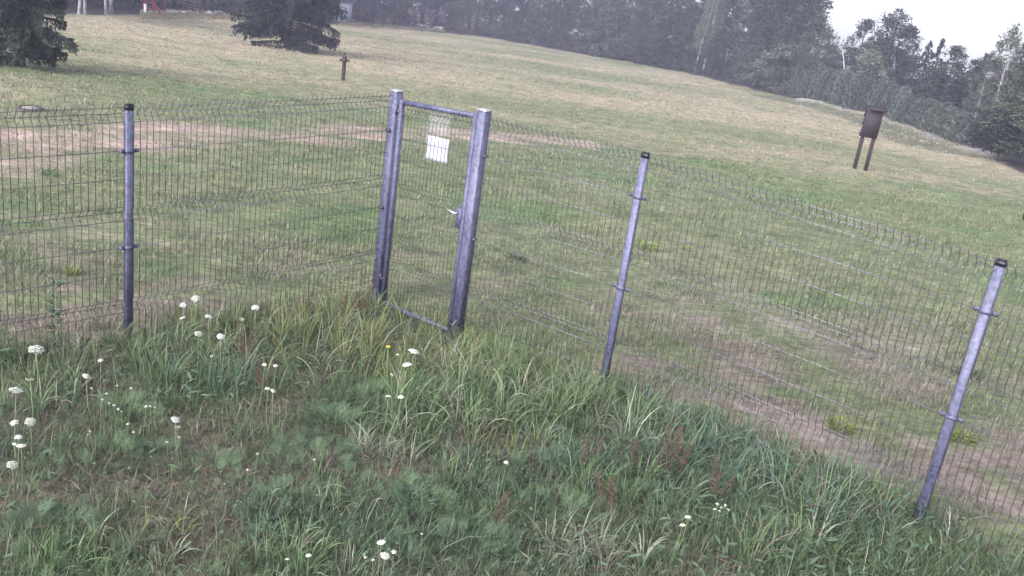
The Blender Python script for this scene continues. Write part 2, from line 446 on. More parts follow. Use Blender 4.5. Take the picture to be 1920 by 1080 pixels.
def ground_cols(x, y):
    c = lawn_col(x, y)
    o = outside(x, y)
    ins = sstep(.25, -.25, o + (fbm(x * 2, y * 2, 2) - .5) * .5)
    k = fbm(x * 1.5 + 40, y * 1.5 + 4, 4)
    w_ = mixc(np.broadcast_to(DARKG, c.shape), THATCH, sstep(.4, .62, k))
    c = mixc(c, w_, ins)
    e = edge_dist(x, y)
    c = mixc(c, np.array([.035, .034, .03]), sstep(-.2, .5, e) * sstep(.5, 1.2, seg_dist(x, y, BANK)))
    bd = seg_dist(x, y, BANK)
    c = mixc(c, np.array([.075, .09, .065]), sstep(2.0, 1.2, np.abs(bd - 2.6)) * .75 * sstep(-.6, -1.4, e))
    c = mixc(c, np.array([.34, .33, .34]), sstep(1.0, .4, bd + (fbm(x, y, 2) - .5) * .8))
    return c
def grid_axis(parts):
    out_ = [parts[0][0]]
    for a, b, st in parts:
        n = max(1, int(round((b - a) / st))); out_ += list(np.linspace(a, b, n + 1)[1:])
    return np.array(out_)
gx = grid_axis([(-170, -45, 5), (-45, -14, .8), (-14, 16, .22), (16, 34, .6), (34, 170, 5)])
gy = grid_axis([(-30, 2, 1.2), (2, 12, .14), (12, 36, .26), (36, 96, .7), (96, 220, 4)])
GXm, GYm = np.meshgrid(gx, gy)
GZm = gz(GXm, GYm)
GV = np.stack([GXm, GYm, GZm], -1).reshape(-1, 3); nx, ny = len(gx), len(gy)
ii, jj = np.meshgrid(np.arange(nx - 1), np.arange(ny - 1)); b0 = (jj * nx + ii).ravel()
GF = np.stack([b0, b0 + 1, b0 + nx + 1, b0 + nx], 1)
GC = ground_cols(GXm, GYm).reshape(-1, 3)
fc = GV[GF].mean(1); ismt = (track_mask(fc[:, 0], fc[:, 1]) > .35) & (seg_dist(fc[:, 0], fc[:, 1], TRACK) < 2.2)
def submesh(name, mask, label):
    f = GF[mask]; used = np.unique(f); rm = np.full(len(GV), -1); rm[used] = np.arange(len(used))
    o = link(name, mesh_np(name, GV[used], [rm[f]], M_GROUND, GC[used], smooth=True))
    return tag(o, label, None, None, 'structure')
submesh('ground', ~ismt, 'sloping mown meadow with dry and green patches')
submesh('track', ismt, 'worn pinkish earth track crossing the meadow behind the fence')

# ------------------------------------------------------------------ fence
def at2(p, z): return np.array([p[0], p[1], z])
WIRES = [0, .2, .25, .3, .5, .7, .9, .95, 1.0, 1.2, 1.4, 1.6, 1.65, 1.7]
PEAK = {.25, .95, 1.65}
def fold(z): return .042 if any(abs(z - p) < 1e-6 for p in PEAK) else 0.0
PROF = [(-.03, 0), (.2, 0), (.25, .042), (.3, 0), (.9, 0), (.95, .042), (1.0, 0), (1.6, 0), (1.65, .042), (1.7, 0), (1.73, 0)]
def wire_panel(name, A, B, za, zb, label, group, inset=.035, wires=WIRES, prof=PROF, r=.0029, parent=None):
    A = np.asarray(A, float); B = np.asarray(B, float); L = np.linalg.norm(B - A); d = (B - A) / L
    nrm = np.array([-d[1], d[0]])
    if nrm[1] < 0: nrm = -nrm                       # folds stand out towards the meadow
    A2 = A + d * inset; L2 = L - 2 * inset
    org = at2(A2, za); mb = MB()
    def P(s, z, o):
        q = A2 + d * s + nrm * o; return np.array([q[0], q[1], za + (zb - za) * (s / L2) + z]) - org
    n = int(round(L2 / .05)); 
    for i in range(n + 1):
        s = L2 * i / n
        mb.tube([P(s, z, o - .004) for z, o in prof], r, 4)
    t = thing(name, label, 'wire fence', org, 0, group)
    hb = MB()
    for z in wires:
        hb.tube([P(0, z, fold(z) + .003), P(L2 / 2, z - .003, fold(z) + .003), P(L2, z, fold(z) + .003)], r * .95, 5)
    mb.build('upright_wires', M_WIRE, t); hb.build('cross_wires', M_WIRE_H, t)
    return t
GP = 'welded wire fence panels'
wire_panel('wire_fence', P0, P1, ZB['P1'] + .0, ZB['P1'], 'wire mesh fence left of the leftmost slim post, cut off by the photo edge', GP)
wire_panel('wire_fence', P1, GL, ZB['P1'], ZB['GL'], 'wire mesh fence panel between the left slim post and the hinge side of the gate', GP)
wire_panel('wire_fence', GR, P4, ZB['GR'], ZB['P4'], 'short wire mesh fence panel just right of the gate, between latch post and slim post', GP)
wire_panel('wire_fence', P4, P5, ZB['P4'], ZB['P5'], 'long wire mesh fence panel between the two slim posts right of the gate', GP)
wire_panel('wire_fence', P5, P6, ZB['P5'], ZB['P5'], 'wire mesh fence right of the rightmost slim post, cut off by the photo edge', GP)

def make_post(p, zb, ang, label, top=1.695):
    z0 = float(gz(*p)) - .25
    t = thing('fence_post', label, 'fence post', (p[0], p[1], z0), ang, 'slim galvanised fence posts')
    H = zb + top - z0
    MB().box((0, 0, H / 2), (.055, .038, H), bev=.005).build('shaft', M_GALV, t)
    MB().box((0, 0, H + .008), (.060, .043, .032), bev=.007).box((0, 0, H + .029), (.05, .03, .008), bev=.006).build('cap', M_BLACK, t)
    for z in (.7, 1.4):
        h = zb + z - z0
        c = MB().box((0, -.0, h), (.061, .044, .024)).box((-.052, .0, h), (.04, .006, .026)).box((.052, .0, h), (.04, .006, .026)).build('clamp', M_GALV, t)
        for s in (-1, 1): MB().tube([(s * .058, -.018, h), (s * .058, .014, h)], .010, 6).build('bolt', M_BOLT, c)
    return t
make_post(P1, ZB['P1'], math.atan2(dL[1], dL[0]), 'slim black-capped metal fence post standing alone in the left fence run')
make_post(P4, ZB['P4'], math.atan2(dR[1], dR[0]) , 'slim black-capped metal fence post between the short and long panels right of the gate')
make_post(P5, ZB['P5'], math.atan2(dR[1], dR[0]), 'slim black-capped metal fence post at far right, its foot in tall weeds')

gd = (GR - GL) / np.linalg.norm(GR - GL); gang = math.atan2(gd[1], gd[0])
def make_gate_post(p, ang, ztop, clips, side, label):
    z0 = float(gz(*p)) - .25
    t = thing('gate_post', label, 'gate post', (p[0], p[1], z0), ang, 'thick square gate posts')
    H = ztop - z0
    MB().box((0, 0, H / 2), (.082, .082, H), bev=.006).build('shaft', M_GALV, t)
    MB().box((0, 0, H + .003), (.088, .088, .006), bev=.004).build('cap', M_BRIGHT, t)
    for z in clips:
        h = z - z0
        MB().box((side * .048, .01, h), (.016, .03, .03)).tube([(side * .06, -.02, h), (side * .06, .03, h)], .012, 7).build('clamp', M_BOLT, t)
    return t
make_gate_post(GL, math.atan2(dL[1], dL[0]), 1.665, (ZB['GL'] + 1.4, ZB['GL'] + .7), -1, 'thick square gate post on the hinge side, left of the gate')
dG4 = (P4 - GR) / np.linalg.norm(P4 - GR)
make_gate_post(GR, math.atan2(dG4[1], dG4[0]), 1.755, (ZB['GR'] + 1.4, ZB['GR'] + .7), 1, 'thick square gate post on the latch side, right of the gate')

# gate leaf: local x from hinge to latch, y towards the meadow
gA = GL + gd * .068; gB = GR - gd * .068; gw = np.linalg.norm(gB - gA)
g0 = at2(gA, -.30)
ga = math.atan2(-.0 + (gB - gA)[1], (gB - gA)[0])
gate = thing('swing_gate', 'narrow galvanised pedestrian gate with wire infill between the two thick posts', 'gate', g0, ga)
RISE = .105
def gp(x, z): return (x, 0, z + RISE * x / gw)
fr = MB()
HT = 1.905
sh = RISE / gw
shear = np.array([[1, 0, 0], [0, 1, 0], [sh, 0, 1]])
fr.box((.02, 0, HT / 2 - .01), (.04, .04, HT + .02), bev=.004)
fr.box((gw - .02, 0, HT / 2 + RISE), (.04, .04, HT + .02), bev=.004)
fr.box((gw / 2, 0, HT - .02 + RISE / 2), (gw - .08, .038, .04), shear)
fr.box((gw / 2, 0, .02 + RISE / 2), (gw - .08, .038, .04), shear)
fr.build('frame', M_GALV, gate)
inf = MB(); n = int((gw - .08) / .05)
gz_off = .17
gprof = [(.045, 0), (gz_off + .2, 0), (gz_off + .25, -.04), (gz_off + .3, 0), (gz_off + .9, 0), (gz_off + .95, -.04), (gz_off + 1.0, 0), (gz_off + 1.6, 0), (gz_off + 1.65, -.04), (gz_off + 1.7, 0), (HT - .04, 0)]
for i in range(n + 1):
    x = .04 + (gw - .08) * (i + .5) / (n + 1)
    inf.tube([(x, -o + .004, z + sh * x) for z, o in gprof], .0023, 4)
for z in (0, .2, .25, .3, .5, .7, .9, .95, 1.0, 1.2, 1.4, 1.6, 1.65, 1.7):
    o = .04 if z in PEAK else 0
    inf.tube([(.04, o, gz_off + z + sh * .04), (gw - .04, o, gz_off + z + sh * (gw - .04))], .0027, 5)
inf.build('wire_infill', M_WIRE, gate)
for z in (.25, 1.8):
    MB().tube([(-.03, -.02, z - .03), (-.03, -.02, z + .05)], .013, 8).box((-.015, -.015, z), (.03, .012, .03)).build('hinge', M_BOLT, gate)
lz = 1.02 + RISE
lk = MB().box((gw - .068, 0, lz), (.056, .05, .17), bev=.004).build('lock_case', M_GALV, gate)
MB().tube([(gw - .07, -.025, lz + .045), (gw - .07, -.06, lz + .045)], .009, 8).tube([(gw - .062, -.06, lz + .045), (gw - .12, -.062, lz + .046), (gw - .185, -.055, lz + .048)], .0095, 8).build('handle', M_BRIGHT, lk)
MB().tube([(gw - .07, .025, lz + .045), (gw - .07, .06, lz + .045)], .009, 8).tube([(gw - .062, .06, lz + .045), (gw - .18, .058, lz + .046)], .0095, 8).build('handle', M_BRIGHT, lk)
# the two sheets tied to the meadow side of the gate
def sheet(name, x0, x1, z0_, z1_, mat, label, cat, bend=.006):
    mb = MB(); nxs, nzs = 8, 8; V = []
    for j in range(nzs + 1):
        for i in range(nxs + 1):
            x = x0 + (x1 - x0) * i / nxs; z = z0_ + (z1_ - z0_) * j / nzs
            V.append((x, .05 + bend * math.sin(i * 1.1 + j * .5), z + sh * x))
    V = np.array(V); V2 = V + np.array([0, .0015, 0]); k = nxs + 1
    b = mb.addv(np.concatenate([V, V2])); o = len(V)
    for j in range(nzs):
        for i in range(nxs):
            q = (j * k + i, j * k + i + 1, (j + 1) * k + i + 1, (j + 1) * k + i)
            mb.F4.append(q); mb.F4.append(tuple(o + v for v in q[::-1]))
    rim = [i for i in range(k)] + [j * k + nxs for j in range(1, nzs + 1)] + [nzs * k + i for i in range(nxs - 1, -1, -1)] + [j * k for j in range(nzs - 1, 0, -1)]
    for a_, b_ in zip(rim, rim[1:] + rim[:1]): mb.F4.append((b_, a_, o + a_, o + b_))
    ob = mb.build(name, mat, None, g0); ob.rotation_euler.z = ga
    return tag(ob, label, cat)
sheet('notice_sheet', .33, .62, 1.435, 1.640, M_PAPER, 'blank white notice sheet tied behind the gate wires, below the clear one', 'notice')
cs = sheet('plastic_sleeve', .33, .61, 1.665, 1.845, M_SLEEVE, 'see-through plastic sheet tied behind the gate wires, above the white notice', 'plastic sheet')

# ------------------------------------------------------------------ things in the meadow
p = hit(643, 151); hy = thing('standpipe_hydrant', 'slim dark iron standpipe hydrant standing alone in the meadow, with side outlets', 'hydrant', (p[0], p[1], float(gz(p[0], p[1]))), .3)
k = np.hypot(p[0], p[1]) / 36.5
MB().lathe([(0, -.1), (.055, -.1), (.055, .0), (.052, .62), (.058, .63), (.058, .66), (0, .66)]).build('pipe', M_IRON, hy, smooth=False)
MB().lathe([(0, .655), (.07, .66), (.085, .70), (.085, .74), (.06, .78), (.04, .79), (0, .79)]).build('head', M_IRON, hy, smooth=True)
MB().lathe([(0, .785), (.062, .79), (.072, .83), (.055, .87), (.022, .89), (.022, .94), (.03, .95), (.03, .98), (0, .98)]).build('valve_cap', M_IRON, hy, smooth=True)
for s in (-1, 1):
    MB().lathe([(0, 0), (.032, 0), (.032, .05), (.044, .05), (.044, .085), (0, .085)], 10, M=np.array([[0, 0, s], [0, 1, 0], [-s, 0, 0]]), c=(s * .05, 0, .715)).build('outlet', M_IRON, hy)
hy.scale = (k * 1.25, k * 1.25, k)

a = hit(1601, 318); b = hit(1622, 318)
bc = hit(1612, 318); bz = float(gz(bc[0], bc[1])); sc_b = np.linalg.norm(bc - EYE) / FPX * 1.02
face = math.atan2(-bc[0], bc[1])            # turned towards the camera, a little sideways
bd = thing('board_stand', 'dark wooden notice board on two legs out in the meadow at right', 'notice board', (bc[0], bc[1], bz), face + .15)
W = 28 * sc_b; HB = 48 * sc_b; LG = 57 * sc_b
for s in (-.5, .5):
    MB().box((s * 18.5 * sc_b, .0, (LG + HB * .8) / 2 - .1), (6.2 * sc_b, .075, LG + HB * .8 + .2), bev=.006).build('leg', M_WOOD, bd)
pn = MB().box((.004, -.05, LG + HB / 2), (W - .02, .05, HB)); NP = 7
for i in range(NP):
    zc = LG + HB * (i + .5) / NP; dx = .008 * ((i * 37) % 5 - 2)
    pn.box((-W / 2 + dx, -.05, zc), (.05, .044, HB / NP - .008), bev=.008)
pn.build('panel', M_WOOD, bd)
R2 = rot_z(0)
rf = MB(); ct, st = math.cos(.38), math.sin(.38)
rf.box((.05, -.11, LG + HB + .05), (W + .02, .24, .016), np.array([[1, 0, 0], [0, ct, -st], [0, st, ct]]))
rf.box((.05, .10, LG + HB + .05), (W + .02, .24, .016), np.array([[1, 0, 0], [0, ct, st], [0, -st, ct]]))
rf.build('roof', M_WOOD, bd)

p = hit(57, 206); mc = thing('manhole', 'round concrete manhole ring with dark rim in the grass at far left', 'manhole', (p[0], p[1], float(gz(p[0], p[1])) - .02)); mc.scale = (.66, .66, .8)
MB().lathe([(.0, .05), (.23, .05), (.30, .055), (.30, -.1), (.33, -.1), (.335, .05), (.30, .085), (.25, .09), (.23, .06)], 22).build('ring', M_IRON, mc)
MB().lathe([(0, .088), (.1, .086), (.22, .075), (.225, .052)], 22).build('lid', M_CONC, mc)

p = hit(1922, 413); mp_ = thing('marker_post', 'short dark stub post with pale top cut by the right edge of the photo', 'marker post', (p[0], p[1], float(gz(p[0], p[1]))))
MB().box((0, 0, .2), (.11, .11, .5), bev=.01).build('stub', M_BLACK, mp_)
MB().box((0, 0, .49), (.10, .10, .08), bev=.01).build('top', M_CONC, mp_)

# far end of the field: red frame, slatted shelter, marker, pale shed, heap of stones
def frame_at(px, extra): return at_edge(px, extra)
x, y, z = frame_at(288, 4.0); rfm = thing('timber_frame', 'red painted timber frame at the far end of the field, left of the rear spruce', 'timber frame', (x, y, z), -.35)
for sx in (-.5, .45):
    for sy in (-.5, .5): MB().box((sx, sy, .8), (.1, .1, 1.9), bev=.01).build('post', M_RED, rfm)
MB().box((0, -.56, .62), (1.15, .04, .12)).box((0, -.56, 1.02), (1.15, .04, .12)).box((0, -.56, .22), (1.15, .03, .10)).build('rail', M_RED, rfm)
MB().box((.75, -.5, .35), (.9, .09, .09), np.array([[.72, 0, .69], [0, 1, 0], [-.69, 0, .72]])).build('brace', M_RED, rfm)
MB().box((0, 0, 1.35), (1.1, 1.1, .08)).build('deck', M_BROWNWOOD, rfm)
x, y, z = frame_at(272, 2.0); wp = thing('marker_post', 'short white post in front of the red timber frame', 'marker post', (x, y, z))
MB().box((0, 0, .28), (.14, .14, .66), bev=.015).build('shaft', M_WHITE, wp)
MB().box((0, 0, .64), (.16, .16, .06), bev=.02).build('cap', M_WHITE, wp)
x, y, z = frame_at(366, 9.0); sf = thing('slatted_shelter', 'dark brown slatted timber shelter half hidden at the wood edge behind the stones', 'shelter', (x, y, z), -.3)
for sx in (-.75, .75):
    for sy in (-.5, .5): MB().box((sx, sy, 1.1), (.1, .1, 2.4), bev=.01).build('post', M_BROWNWOOD, sf)
sl_ = MB()
for i in range(5): sl_.box((0, -.53, .35 + i * .22), (1.5, .03, .10))
sl_.build('slats', M_BROWNWOOD, sf)
MB().box((0, 0, 2.35), (1.9, 1.4, .08)).build('roof', M_ROOF, sf)
x, y, z = frame_at(640, 9.0); hs = thing('garden_shed', 'pale bluish shed glimpsed beside the right flank of the rear spruce', 'shed', (x, y, z), -.4)
MB().box((0, 0, .9), (1.2, 1.6, 2.2)).build('wall', M_SHED, hs)
MB().box((0, -.815, .85), (.5, .03, 1.7)).build('door', M_WHITE, hs)
rr = MB(); bq = rr.addv([(-.75, -.95, 1.97), (.75, -.95, 1.97), (.75, .95, 1.97), (-.75, .95, 1.97), (0, -.95, 2.5), (0, .95, 2.5)])
rr.F4 += [(bq, bq + 4, bq + 5, bq + 3), (bq + 1, bq + 2, bq + 5, bq + 4), (bq, bq + 3, bq + 2, bq + 1)]; rr.F3 += [(bq, bq + 1, bq + 4), (bq + 2, bq + 3, bq + 5)]
rr.build('roof', M_ROOF, hs)
def rock_mesh(seed):
    rg = np.random.default_rng(seed); mb = MB(); V = []; K, Lt = 9, 6
    for j in range(Lt + 1):
        th = math.pi * j / Lt
        for i in range(K):
            ph = 2 * math.pi * i / K; r = .5 * (1 + rg.normal(0, .13))
            V.append((r * math.sin(th) * math.cos(ph), r * math.sin(th) * math.sin(ph) * .8, r * math.cos(th) * .7 + .2))
    b = mb.addv(V)
    for j in range(Lt):
        for i in range(K):
            q = (i + 1) % K; mb.F4.append((b + j * K + i, b + (j + 1) * K + i, b + (j + 1) * K + q, b + j * K + q))
    return mb.mesh('rock', M_STONE)
rocks = [rock_mesh(s) for s in range(4)]
rg = np.random.default_rng(8)
def stone(px, py, size, label, group):
    size *= 2.1; p = hit(px, py + 2, .12); o = link('field_stone', rocks[rg.integers(4)], None, (p[0], p[1], float(gz(p[0], p[1])) + size * .1))
    o.scale = (size * rg.uniform(.8, 1.4), size * rg.uniform(.7, 1.1), size * rg.uniform(.6, 1.0)); o.rotation_euler.z = rg.uniform(0, 6)
    tag(o, label, 'stone', group)
for px in np.concatenate([np.linspace(662, 826, 40)]):
    stone(px + rg.uniform(-2, 2), np.interp(px, [660, 730, 826], [32.5, 38, 50]) + rg.uniform(-1.2, 2.2), rg.uniform(.14, .34), 'pale fieldstone in the long row along the wood edge right of the rear spruce', 'row of stones right of the rear spruce')
for px in np.linspace(264, 455, 34):
    stone(px + rg.uniform(-2, 2), np.interp(px, [260, 455], [17.5, 22]) + rg.uniform(-1.5, 2.2), rg.uniform(.09, .2), 'pale stone among rough grass at the field end, left of the rear spruce', 'stones left of the rear spruce')

# ------------------------------------------------------------------ trees
def leaf_quads(C, size, col, rg, flat=.6, asp=1.7):
    """small leaf-shaped quads at centres C"""
    N = len(C)
    global RNG
    Rm = eul(rg.random(N) * 2 * math.pi, rg.normal(-.2, flat, N), rg.normal(0, 1.0, N))
    tv = np.array([[-.5, 0, 0], [0, -.5 / asp, .06], [.5, 0, 0], [0, .5 / asp, .06]]); tf = np.array([[0, 1, 2, 3]])
    return scatter(tv, tf, C, Rm, size, col)
def spruce_parts(h, r, seed, nb=70, per=26, low=.04, leaf=.22, base=(.040, .058, .042), ragged=.25, droop=.35, sprays=3, skirt=0.0):
    rg = np.random.default_rng(seed); tr = MB()
    tr.tube([(0, 0, -.3), (.02 * h * .1, 0, h * .5), (0, 0, h * .98)], [h * .016 + .03, h * .010 + .02, .012], 8)
    C, S, K, A, E = [], [], [], [], []
    for i in range(nb):
        t = low + (1 - low) * (i + rg.random()) / nb; az = rg.random() * 6.283
        ln = r * ((1 - t) ** .8) * rg.uniform(1 - ragged, 1 + ragged) * (1 - skirt * max(0, 1 - t / .16)) + .08
        if rg.random() < .08: ln *= .5
        dr = droop * rg.uniform(.6, 1.4) * min(1, .25 + 1.1 * t * h / max(ln, .1)); tint = rg.uniform(.75, 1.3)
        z0 = t * h
        pts = np.array([(math.cos(az) * ln * u, math.sin(az) * ln * u, z0 + ln * (.12 * u - dr * u * u + .22 * max(0, u - .7))) for u in np.linspace(0, 1, 5)])
        tr.tube(pts, np.linspace(.012 + .004 * ln, .004, 5), 4, caps=False)
        m_ = max(5, int(per * (ln / r + .25)))
        for q in range(m_):
            u = rg.random() ** .65; b = np.array([np.interp(u, np.linspace(0, 1, 5), pts[:, a_]) for a_ in range(3)])
            for _ in range(sprays):
                sa = rg.choice((-1, 1)) * rg.uniform(.2, 1.1)
                side = np.array([math.cos(az + sa), math.sin(az + sa), 0])
                off = side * ln * .22 * rg.random() * (1.15 - u) + np.array([0, 0, -rg.random() ** 1.5 * (leaf * .9 + .10 * ln) - .02])
                flat = rg.random() < .5
                if flat: off[2] = -rg.random() * .04
                C.append(b + off); S.append(leaf * rg.uniform(.6, 1.35)); K.append(tint * rg.uniform(.8, 1.25)); A.append(az + sa); E.append(-rg.uniform(-.1, .5) if flat else -rg.uniform(.4, 1.45))
    N = len(C); C = np.array(C); Rm = eul(np.array(A), np.array(E), rg.normal(0, .7, N))
    tv = np.array([[-.5, 0, 0], [-.05, -.17, .02], [.5, 0, -.05], [-.05, .17, .02]])
    col = np.array(base)[None] * np.array(K)[:, None] * (1 + rg.normal(0, .06, (N, 3)))
    return tr, scatter(tv, np.array([[0, 1, 2, 3]]), C, Rm, np.array(S), col)
def broad_parts(h, r, seed, clusters=90, per=42, low=.18, leaf=.2, base=(.060, .082, .048), trunk_r=None, spread=.34, top=1.0, airy=0.0):
    rg = np.random.default_rng(seed); tr = MB(); trr = trunk_r or (h * .014 + .03)
    bendx, bendy = rg.normal(0, .03 * h), rg.normal(0, .03 * h)
    ax = lambda t: np.array([bendx * t * t, bendy * t * t, h * t])
    tr.tube([ax(t) - (np.array([0, 0, .3]) if t == 0 else 0) for t in np.linspace(0, .95, 7)], np.linspace(trr, .015, 7), 8)
    C, S, K = [], [], []
    for i in range(clusters):
        t = low + (top - low) * rg.random() ** .9; az = rg.random() * 6.283
        env = math.sin(math.pi * min(1, (t - low + .10) / (top - low + .12)) ** .8) ** .65
        rad = r * env * rg.uniform(.25, 1.0) ** .6 * rg.uniform(.75, 1.15)
        b0_ = ax(max(low * .6, t - .16)); c = ax(t) + np.array([math.cos(az) * rad, math.sin(az) * rad, 0])
        tr.tube([b0_, (b0_ + c) / 2 + np.array([0, 0, .05 * h * rg.random()]), c], np.array([trr * .22 * (1.1 - t) + .006, .008, .003]) * (.45 if airy > .55 else 1), 4, caps=False)
        n_ = int(per * rg.uniform(.5, 1.4)); sp = r * spread * rg.uniform(.5, 1.15)
        d = rg.normal(0, 1, (n_, 3)); d /= np.linalg.norm(d, axis=1)[:, None]
        d *= (rg.random((n_, 1)) ** .45) * sp; d[:, 2] *= .75
        if airy: d[:, 2] -= airy * rg.random(n_) * sp * 2
        C.append(c + d); S.append(leaf * rg.uniform(.6, 1.4, n_)); K.append(np.full(n_, rg.uniform(.72, 1.35)) * rg.uniform(.82, 1.2, n_))
    C = np.concatenate(C); S = np.concatenate(S); K = np.concatenate(K)
    col = np.array(base)[None] * K[:, None] * (1 + rg.normal(0, .06, (len(C), 3)))
    return tr, leaf_quads(C, S, col, rg)
def tree_from(name, parts, label, cat, loc, group=None, bark=None):
    tr, (V, Fq, Cc) = parts
    t = thing(name, label, cat, loc, 0, group)
    link('trunk', tr.mesh('trunk', bark or M_BARK), t)
    link('crown', mesh_np('crown', V, [Fq], M_CROWN, Cc), t)
    return t

# the two free-standing spruces
p = hit(38, 124); sp1 = tree_from('spruce_tree', spruce_parts(6.0, 1.45, 21, nb=190, per=95, low=.03, leaf=.10, droop=.26, ragged=.32, sprays=7, skirt=.35, base=(.034, .050, .036)), 'big dark spruce at the left edge with branches sweeping to the grass', 'spruce', (p[0], p[1], float(gz(p[0], p[1]))))
p = hit(538, 92); sp2 = tree_from('spruce_tree', spruce_parts(10.5, 2.75, 22, nb=230, per=95, low=.03, leaf=.15, droop=.34, ragged=.30, sprays=7, skirt=.4, base=(.034, .050, .038)), 'broad dark spruce standing alone far back in the meadow, near the hydrant', 'spruce', (p[0], p[1], float(gz(p[0], p[1]))))

HAZE_SP = (.042, .058, .046)
T = {}
def proto(key, parts, bark=None):
    tr, (V, Fq, Cc) = parts
    T[key] = (tr.mesh('trunk', bark or M_BARK), mesh_np('crown', V, [Fq], M_CROWN, Cc))
proto('spruce_a', spruce_parts(10, 2.3, 31, nb=90, per=20, leaf=.34))
proto('spruce_b', spruce_parts(10, 1.9, 32, nb=90, per=20, leaf=.34, ragged=.35, base=(.046, .060, .050)))
proto('spruce_y', spruce_parts(10, 3.6, 33, nb=80, per=26, leaf=.42, droop=.12, base=(.072, .090, .072)))
proto('pine_a', broad_parts(10, 2.4, 41, clusters=80, per=45, low=.25, leaf=.26, base=(.046, .060, .050)))
proto('broad_a', broad_parts(10, 2.7, 42, clusters=110, per=45, low=.10, leaf=.24, base=(.092, .115, .072)))
proto('broad_b', broad_parts(10, 2.2, 43, clusters=100, per=42, low=.12, leaf=.24, base=(.056, .074, .052), spread=.3))
proto('airy', broad_parts(10, 2.0, 44, clusters=105, per=46, low=.2, leaf=.2, base=(.066, .080, .054), spread=.3, airy=.5))
proto('birch', broad_parts(10, 2.0, 45, clusters=100, per=44, low=.26, leaf=.2, base=(.110, .125, .088), trunk_r=.13, spread=.3, airy=.6), M_BIRCH)
proto('bush', broad_parts(10, 5.2, 46, clusters=110, per=45, low=.02, leaf=.5, base=(.095, .115, .088), spread=.3))
proto('round', broad_parts(10, 4.2, 47, clusters=110, per=60, low=.22, leaf=.45, base=(.036, .042, .040), spread=.3, trunk_r=.28))
def plant_tree(key, x, y, h, label, group=None, cat='tree', name=None, wid=1.0, lean=0.0):
    z = float(gz(x, y)); nm = name or {'s': 'spruce_tree', 'p': 'pine_tree', 'b': 'broadleaf_tree', 'a': 'broadleaf_tree', 'r': 'broadleaf_tree'}[key[0]]
    t = thing(nm, label, cat, (x, y, z), random.uniform(0, 6.28), group)
    tm, cm = T[key]; link('trunk', tm, t); link('crown', cm, t)
    s = h / 10.0; t.scale = (s * wid, s * wid, s); t.rotation_euler.y = lean
    return t
rt = np.random.default_rng(77)
# front row to back rows of the wood along the far edge; nothing tells most of them apart
LF = {'s': 'dark spruce in the unbroken hazy wall of wood behind the field', 'p': 'rounded dark tree in the unbroken hazy wall of wood behind the field', 'b': 'greyish leafy tree in the unbroken hazy wall of wood behind the field'}
GRP = {'s': 'spruces in the wood wall', 'p': 'rounded trees in the wood wall', 'b': 'leafy trees in the wood wall'}
def wood(px, extra, h, kinds):
    kk = kinds[rt.integers(len(kinds))]; x, y, z = at_edge(px, extra)
    plant_tree(kk, x, y, h, LF[kk[0] if kk[0] != 'a' else 'b'], GRP[kk[0] if kk[0] != 'a' else 'b'], wid=rt.uniform(.95, 1.35))
for px in np.arange(-60, 1470, 36):
    if 110 < px < 440: continue
    wood(px + rt.uniform(-12, 12), rt.uniform(2.2, 4.5) + (9 if px < 850 else 0), rt.uniform(3.8, 6.5), ['spruce_a', 'spruce_b', 'spruce_y', 'broad_b'])
for px in np.arange(-60, 1480, 40):
    wood(px + rt.uniform(-12, 12), rt.uniform(7, 10) + (10 if px < 470 else 6 if px < 850 else 0), rt.uniform(7.5, 10), ['spruce_a', 'spruce_b', 'pine_a', 'broad_b', 'airy', 'pine_a'])
for px in np.arange(-60, 1490, 50):
    wood(px + rt.uniform(-14, 14), rt.uniform(14, 19) + (10 if px < 470 else 4 if px < 850 else 0), rt.uniform(10, 13), ['spruce_a', 'pine_a', 'broad_b', 'pine_a'])
for px in np.arange(100, 460, 22):
    wood(px + rt.uniform(-8, 8), rt.uniform(9, 15), rt.uniform(2.2, 4.0), ['broad_b', 'spruce_y', 'spruce_b', 'bush'])
for px in np.arange(-40, 1480, 60):
    wood(px + rt.uniform(-14, 14), rt.uniform(22, 27) + 6, rt.uniform(11, 15), ['pine_a', 'broad_b', 'spruce_a'])
